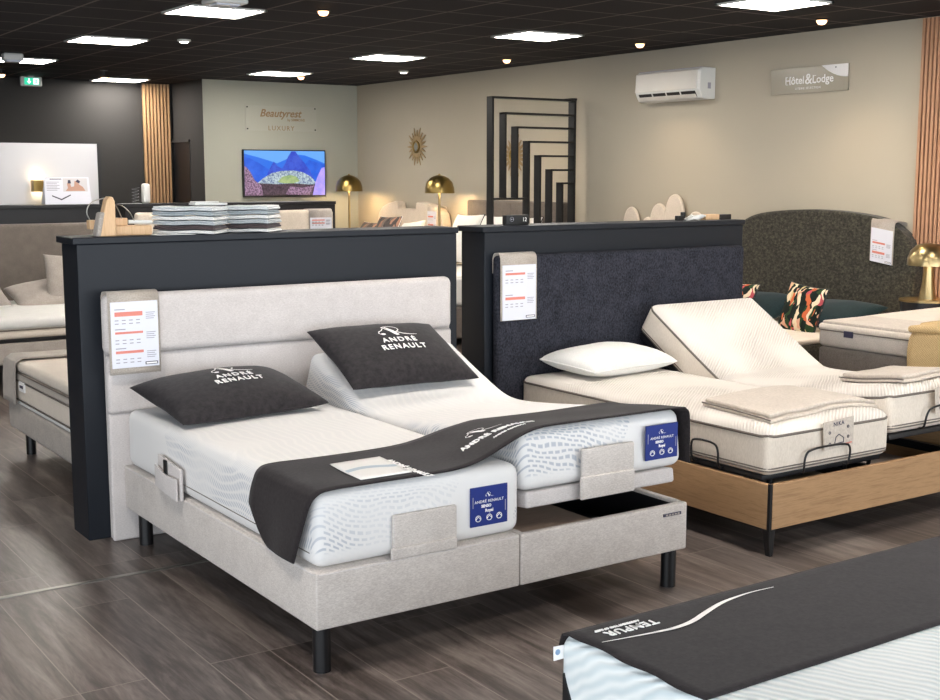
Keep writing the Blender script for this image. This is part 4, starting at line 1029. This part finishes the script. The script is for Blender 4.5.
# bed backing onto the oatmeal bed's partition
r = thing('divan_bed', (2.6, 6.5, 0), 'grey bed base with rounded end seen left of the navy partition', 'divan bed')
rb('box', 'greige_fabric', r, (1.785, 3.40, 5.62, 7.44, .145, .31), .03, (2, 4, 1))
for x in (1.87, 3.3):
    for y in (5.75, 7.3): MB().cyl((x, y, 0), (x, y, .15), .028, n=12).build('leg', 'black_metal', r)
r = thing('mattress', (2.6, 6.5, .312), 'cream striped mattress left of the navy partition under a grey throw', 'mattress')
lay4 = [('base_band', 'white_cloth', .312, .34), ('lower_band', 'ivory', .34, .45), ('grey_band', 'linen_tan', .45, .495), ('topper', 'ivory', .495, .56)]
for nm, mt, a, b in lay4: rb(nm, mt, r, (1.79, 3.39, 5.62, 7.42, a, b), .012 if b < .5 else .03, (2, 4, 1))
for z in (.34, .45, .495): MB().tube(rrect(1.788, 3.392, 5.62, 7.422, .03, z), .0032, 6, True).build('piping', 'trim_taupe', r, smooth=60)
m = MB().box(1.782, 1.79, 7.05, 7.16, .40, .455); m.mat(1).box(1.780, 1.782, 7.07, 7.14, .42, .435); m.build('label', ['white_print', 'ink'], r, smooth=0)
r = thing('throw', (2.6, 7.32, .56), 'grey throw folded over the foot of the bed left of the navy partition', 'throw')
def thr4(a, b):
    P = [(1.765, .32), (1.768, .48), (1.775, .555), (1.81, .578), (2.2, .574), (3.0, .574), (3.37, .576), (3.41, .54), (3.413, .33)]
    t = a*(len(P)-1); i = min(int(t), len(P)-2); f = t-i; x = P[i][0]*(1-f)+P[i+1][0]*f; z = P[i][1]*(1-f)+P[i+1][1]*f
    Q = [(7.18, 0), (7.3, 0), (7.40, 0), (7.435, -.03), (7.44, -.22)]
    t = b*(len(Q)-1); i = min(int(t), len(Q)-2); f = t-i
    return (x, Q[i][0]*(1-f)+Q[i+1][0]*f, max(.318, z+(Q[i][1]*(1-f)+Q[i+1][1]*f)))
MB().grid(thr4, 40, 16).build('cloth', 'greige_fabric', r, smooth=60, solid=.010, offset=0)

# white lamp wall and leaflet display behind the far left partition
r = thing('display_panel', (2.6, 11.35, 0), 'white panel with black edge behind the far left partition', 'display panel')
bx('white_face', 'white_wall', r, (1.2, 3.60, 11.31, 11.34, 0, 1.876)); bx('edge_frame', 'black_panel', r, (1.18, 3.628, 11.34, 11.40, 0, 1.884)); bx('side_trim', 'black_panel', r, (3.602, 3.628, 11.305, 11.339, 0, 1.884))
r = thing('wall_lamp', (3.07, 11.29, 1.35), 'small brown shaded wall lamp on the white panel', 'wall lamp')
m = MB().box(3.0, 3.004, 11.21, 11.30, 1.455, 1.555).box(3.116, 3.12, 11.21, 11.30, 1.455, 1.555).box(3.0, 3.12, 11.21, 11.214, 1.455, 1.555)
m.build('lamp_shade', 'bronze', r, smooth=0); bx('bracket', 'bronze', r, (3.04, 3.08, 11.215, 11.31, 1.49, 1.505))
MB().lathe([(0, 0), (.018, .002), (.02, .03), (0, .05)], (3.06, 11.26, 1.50), 12).build('bulb', emit('bulb dim', 'ffc070', 5), r)
MB().tube([(3.09, 11.305, 1.49), (3.092, 11.305, 1.25)], .004, 6).build('cable', 'white_plastic', r)
lamp((3.06, 11.26, 1.575), .32, (1, .78, .45)); lamp((3.06, 11.26, 1.445), .25, (1, .78, .45))
r = thing('leaflet_display', (3.25, 11.1, 1.345), 'tilted display leaflet with photo standing on the far left partition', 'leaflet')
fm = frame_map((3.255, 11.06, 1.347), (1, -.04, 0), (0, .10, 1))
m = MB().prism([fm(*p) for p in ((-.20, 0), (.20, 0), (.185, .235), (-.20, .235))], (0, .004, 0)); c = m.build('front_sheet', 'print_white', r, smooth=0)
m = MB().prism([(3.055, 11.065, 1.347), (3.045, 11.16, 1.347), (3.06, 11.085, 1.575)], (.004, 0, 0)); m.prism([(3.455, 11.16, 1.347), (3.455, 11.156, 1.347), (3.44, 11.085, 1.58), (3.06, 11.085, 1.58), (3.05, 11.156, 1.347)], (0, .003, 0)); m.build('back_sheet', 'print_white', r, smooth=0)
m = MB(); g = lambda a, b, z=.002: fm(a, b, z)
def rect(i, a0, a1, b0, b1, z=.002): m.mat(i); m.add([g(a0, b0, z), g(a1, b0, z), g(a1, b1, z), g(a0, b1, z)], [(0, 1, 2, 3)])
rect(0, -.04, .17, .11, .225)
m.mat(1); m.add([g(*p, .003) for p in ((-.02, .115), (.15, .115), (.13, .15), (.10, .17), (.085, .205), (.06, .20), (.055, .155), (.03, .15), (.02, .19), (-.005, .18), (0, .14))], [tuple(range(11))])
m.mat(2); m.add([g(*p, .004) for p in ((.0, .18), (.03, .18), (.025, .21), (.005, .21))], [(0, 1, 2, 3)]); m.add([g(*p, .004) for p in ((.07, .195), (.1, .18), (.11, .2), (.085, .215))], [(0, 1, 2, 3)])
for k in range(6): rect(3, -.18, -.07-.02*(k % 2), .19-.014*k, .195-.014*k)
rect(2, -.15, -.05, .215, .222); m.mat(2); m.add([g(*p, .003) for p in ((-.14, .07), (-.06, .035), (.02, .075), (.02, .085), (-.06, .047), (-.14, .08))], [(0, 1, 4, 5), (1, 2, 3, 4)])
m.build('print', [plain('leaflet photo', 'c9c6c8', .5), plain('leaflet skin', 'b98f7c', .5), 'ink', 'grey_print'], c, smooth=0)

# bed before the television partition
r = thing('headboard', (4.77, 10.9, 0), 'beige headboard with grey card on the partition below the television', 'headboard')
rb('padded_panel', 'cream', r, (3.80, 5.76, 10.88, 10.995, .02, 1.268), .035, (3, 1, 3))
price_card((5.61, 10.88, 1.268), (1, 0, 0), 'small white price card on the beige headboard below the television', w=.25, cz=.075, ch=.16, tail=.1, depth=.11, bars=((.12, .02), (.3, .02)), strap='greige_fabric')
r = thing('item_box', (3.96, 11.1, 1.345), 'small white rounded box standing on the partition left of the slatted panel', 'box')
rb('box', 'white_plastic', r, (3.93, 3.995, 11.06, 11.14, 1.345, 1.525), .022)
r = thing('spring_sample', (3.865, 11.1, 1.345), 'thin zigzag wire spring sample beside the small white box', 'spring sample')
MB().tube(smooth_poly([(3.865+.04*math.cos(i*PI/2), 11.1+.03*math.sin(i*PI/2), 1.349+.14*i/20) for i in range(21)], 2), .003, 6).build('coil', 'steel', r, smooth=60)

# ================================================================== small things on the navy partitions
z0 = 1.335
pl = [('5b6570', 'd0d2d2', 'b9bcbd', '4c4142', 'c9cacb', 'd9dad9')]
fc = [fabric('sample %d' % i, a, b, 120, bump=.2) for i, (a, b) in enumerate((('c3c7c9', 'dcdedf'), ('8d979d', 'aab2b6'), ('d3d4d2', 'e6e6e3'), ('9fa6aa', 'bcc1c3'), ('3b3233', '55484a'), ('cfd0ce', 'e2e2df')))]
def pile(cx, cy, w, d, rot, names, side):
    z = z0+.003
    for i, nm in enumerate(reversed(names)):
        mt = fc[nm]; h = (.013, .017, .018, .015, .017, .018)[i % 6]; a = rot+random.uniform(-.04, .04); ww = w*random.uniform(.95, 1.02)
        R_ = Matrix.Translation((cx, cy, 0)) @ Matrix.Rotation(a, 4, 'Z')
        def fn(x, y, q): return tuple(R_ @ Vector((x, y, q)))
        r = thing('folded_fabric', (cx, cy, z), FL_[side][len(names)-1-i], 'folded fabric', 'folded fabric samples on the navy partition')
        MB().rbox(-ww/2, ww/2, -d/2, d/2, z, z+h*.55, h*.26, (6, 6, 1), fn=lambda x, y, q: fn(x, y, q+.002*math.sin(x*30))).build('lower_fold', mt, r, smooth=60)
        MB().rbox(-ww/2+.004, ww/2-.004, -d/2+.003, d/2-.006, z+h*.55, z+h, h*.22, (6, 6, 1), fn=lambda x, y, q: fn(x, y, q+.002*math.sin(x*30))).build('upper_fold', mt, r, smooth=60)
        z += h+.0045
    return z
FL_ = {0: ['pale folded fabric, topmost of the left pile on the navy partition', 'blue-grey folded fabric, second from the top of the left pile', 'white folded fabric, third from the top of the left pile', 'grey folded fabric, third from the bottom of the left pile', 'dark brown folded fabric low in the left pile', 'white folded fabric at the bottom of the left pile'],
       1: ['pale folded fabric, topmost of the right pile on the navy partition', 'blue-grey folded fabric, second from the top of the right pile', 'white folded fabric, third from the top of the right pile', 'grey folded fabric, third from the bottom of the right pile', 'dark brown folded fabric low in the right pile', 'white folded fabric at the bottom of the right pile']}
zt = pile(2.165, 5.485, .30, .20, -.72, [0, 1, 2, 3, 4, 5], 0); pile(2.475, 5.49, .22, .20, -.76, [0, 1, 2, 3, 4, 5], 1)
r = thing('folded_fabric', (2.25, 5.475, zt), 'single white folded cloth lying on top of the left pile', 'folded fabric')
rb('fold', fc[2], r, (2.17, 2.33, 5.44, 5.52, zt, zt+.010), .005); rb('fold', fc[5], r, (2.175, 2.29, 5.445, 5.515, zt+.010, zt+.017), .0035)
r = thing('paper_sheet', (2.06, 5.41, z0), 'white sheet sticking out under the left fabric pile', 'paper sheet')
tag(r, 'white sheet sticking out under the left fabric pile', 'paper')
bx('sheet', 'marble', r, (1.96, 2.14, 5.365, 5.50, z0+.0002, z0+.0022))
r = thing('sample_stand', (1.75, 5.45, z0), 'pale wooden stand with wire loops at the left end of the navy partition', 'wooden stand')
m = MB().prism([(1.716, 5.40, z0), (1.79, 5.40, z0), (1.789, 5.40, 1.485), (1.78, 5.40, 1.505), (1.765, 5.40, 1.508), (1.752, 5.40, 1.495), (1.735, 5.40, 1.43)], (0, .05, 0)); m.build('upright', 'pale_wood', r, smooth=30, bevel=.004)
rb('front_cloth', 'greige_fabric', r, (1.700, 1.722, 5.395, 5.455, z0, 1.44), .008, fn=lambda x, y, z: (x+.30*max(0, z-1.37), y, z))
bx('ledge', 'pale_wood', r, (1.692, 1.72, 5.46, 5.50, z0+.03, 1.405), bevel=.002)
def loop(p): MB().tube(smooth_poly(p, 3), .0025, 6).build('wire_loop', 'aluminium', r, smooth=60)
loop([(1.70, 5.47, 1.40), (1.68, 5.47, 1.44), (1.70, 5.46, 1.485), (1.76, 5.455, 1.50)]); loop([(1.79, 5.44, 1.47), (1.83, 5.44, 1.47), (1.865, 5.44, 1.44), (1.885, 5.44, 1.40)]); loop([(1.788, 5.44, 1.485), (1.81, 5.44, 1.46), (1.83, 5.44, 1.41)])
r = thing('sample_box', (1.88, 5.47, z0), 'pale wooden sample box left of the folded fabric pile', 'wooden box')
rb('box', 'pale_wood', r, (1.80, 1.965, 5.44, 5.53, z0, 1.378), .004); rb('lid', 'pale_wood', r, (1.795, 1.86, 5.452, 5.525, 1.378, 1.412), .004)
tag(MB().cyl((1.862, 5.45, 1.395), (1.968, 5.45, 1.392), .0085, n=12).build('white_rod', 'white_plastic', None), 'short white rod lying on the pale wooden box', 'rod')
r = thing('digital_clock', (3.99, 5.45, 1.333), 'small black digital clock on the right navy partition', 'clock')
rb('case', 'black_plastic', r, (3.915, 4.065, 5.44, 5.48, 1.333, 1.387), .004)
m = MB()
for x in (3.945, 3.957): m.box(x, x+.006, 5.4385, 5.44, 1.362, 1.368)
m.tube([(3.95+.012*math.cos(i*PI/6), 5.4385, 1.365+.012*math.sin(i*PI/6)) for i in range(12)], .001, 5, True)
m.build('dial_marks', 'grey_print', r, smooth=0)
text(r, '12', .03, frame_map((4.035, 5.4392, 1.362), (1, 0, 0), (0, 0, 1)), 'white_print', name='digits')
r = thing('coiled_cable', (5.25, 5.45, 1.333), 'coiled white cable with black plug on the right navy partition', 'cable')
m = MB()
for k in range(5): m.tube([(5.285+.05*math.cos(2*PI*i/20)+.012*k, 5.45+.03*math.sin(2*PI*i/20), 1.34+.005*k+.004*math.sin(i)) for i in range(20)], .004, 6, True)
m.build('coil', 'white_plastic', r, smooth=60)
rb('plug', 'black_plastic', r, (5.155, 5.205, 5.435, 5.465, 1.333, 1.362), .004); rb('plug_head', 'black_plastic', r, (5.195, 5.22, 5.44, 5.46, 1.345, 1.383), .004)
tag(rb('sample_block', 'pale_wood', None, (5.385, 5.500, 5.44, 5.50, 1.333, 1.366), .003), 'flat pale wooden block on the right navy partition', 'wooden block')
tag(rb('sample_block', 'black_plastic', None, (5.508, 5.60, 5.44, 5.50, 1.333, 1.364), .003), 'flat black block at the right end of the navy partition', 'block')

# ------------------------------------------------------------------ camera, daylight
cam = D.cameras.new('camera'); co = D.objects.new('camera', cam); COL.objects.link(co); SC.camera = co
cam.sensor_width = 36; cam.sensor_fit = 'HORIZONTAL'; cam.lens = 36*1249.95/940; cam.clip_start = .05
yaw, pitch = .594805594, .139116483
fwd = Vector((math.sin(yaw)*math.cos(pitch), math.cos(yaw)*math.cos(pitch), -math.sin(pitch))); rt_ = Vector((math.cos(yaw), -math.sin(yaw), 0)); up = rt_.cross(fwd)
mx = Matrix((rt_, up, -fwd)).transposed().to_4x4(); mx.translation = (0, 0, 1.6); co.matrix_world = mx
W_ = D.worlds.new('daylight'); SC.world = W_; W_.use_nodes = True
bg = W_.node_tree.nodes['Background']; bg.inputs[0].default_value = (.86, .93, 1.0, 1); bg.inputs[1].default_value = 3.0
pl_ = D.lights.new('shop_window_portal', 'AREA'); pl_.shape = 'RECTANGLE'; pl_.size = XR-XL; pl_.size_y = CE-.3; pl_.cycles.is_portal = True
po = D.objects.new('shop_window_portal', pl_); COL.objects.link(po); po.location = ((XL+XR)/2, YF-.09, CE/2-.03); po.rotation_euler = (PI/2, 0, 0)
p2_ = D.lights.new('side_window_portal', 'AREA'); p2_.shape = 'RECTANGLE'; p2_.size = 6.7; p2_.size_y = CE-.3; p2_.cycles.is_portal = True
po = D.objects.new('side_window_portal', p2_); COL.objects.link(po); po.location = (XL-.09, .85, CE/2-.03); po.rotation_euler = (PI/2, 0, -PI/2)
vs = SC.view_settings; vs.view_transform = 'Standard'; vs.look = 'None'; vs.gamma = 1; vs.use_curve_mapping = False; vs.exposure = 1.1
SC.cycles.max_bounces = 8; SC.cycles.diffuse_bounces = 4; SC.cycles.caustics_reflective = False; SC.cycles.caustics_refractive = False
SC.cycles.sample_clamp_indirect = 4
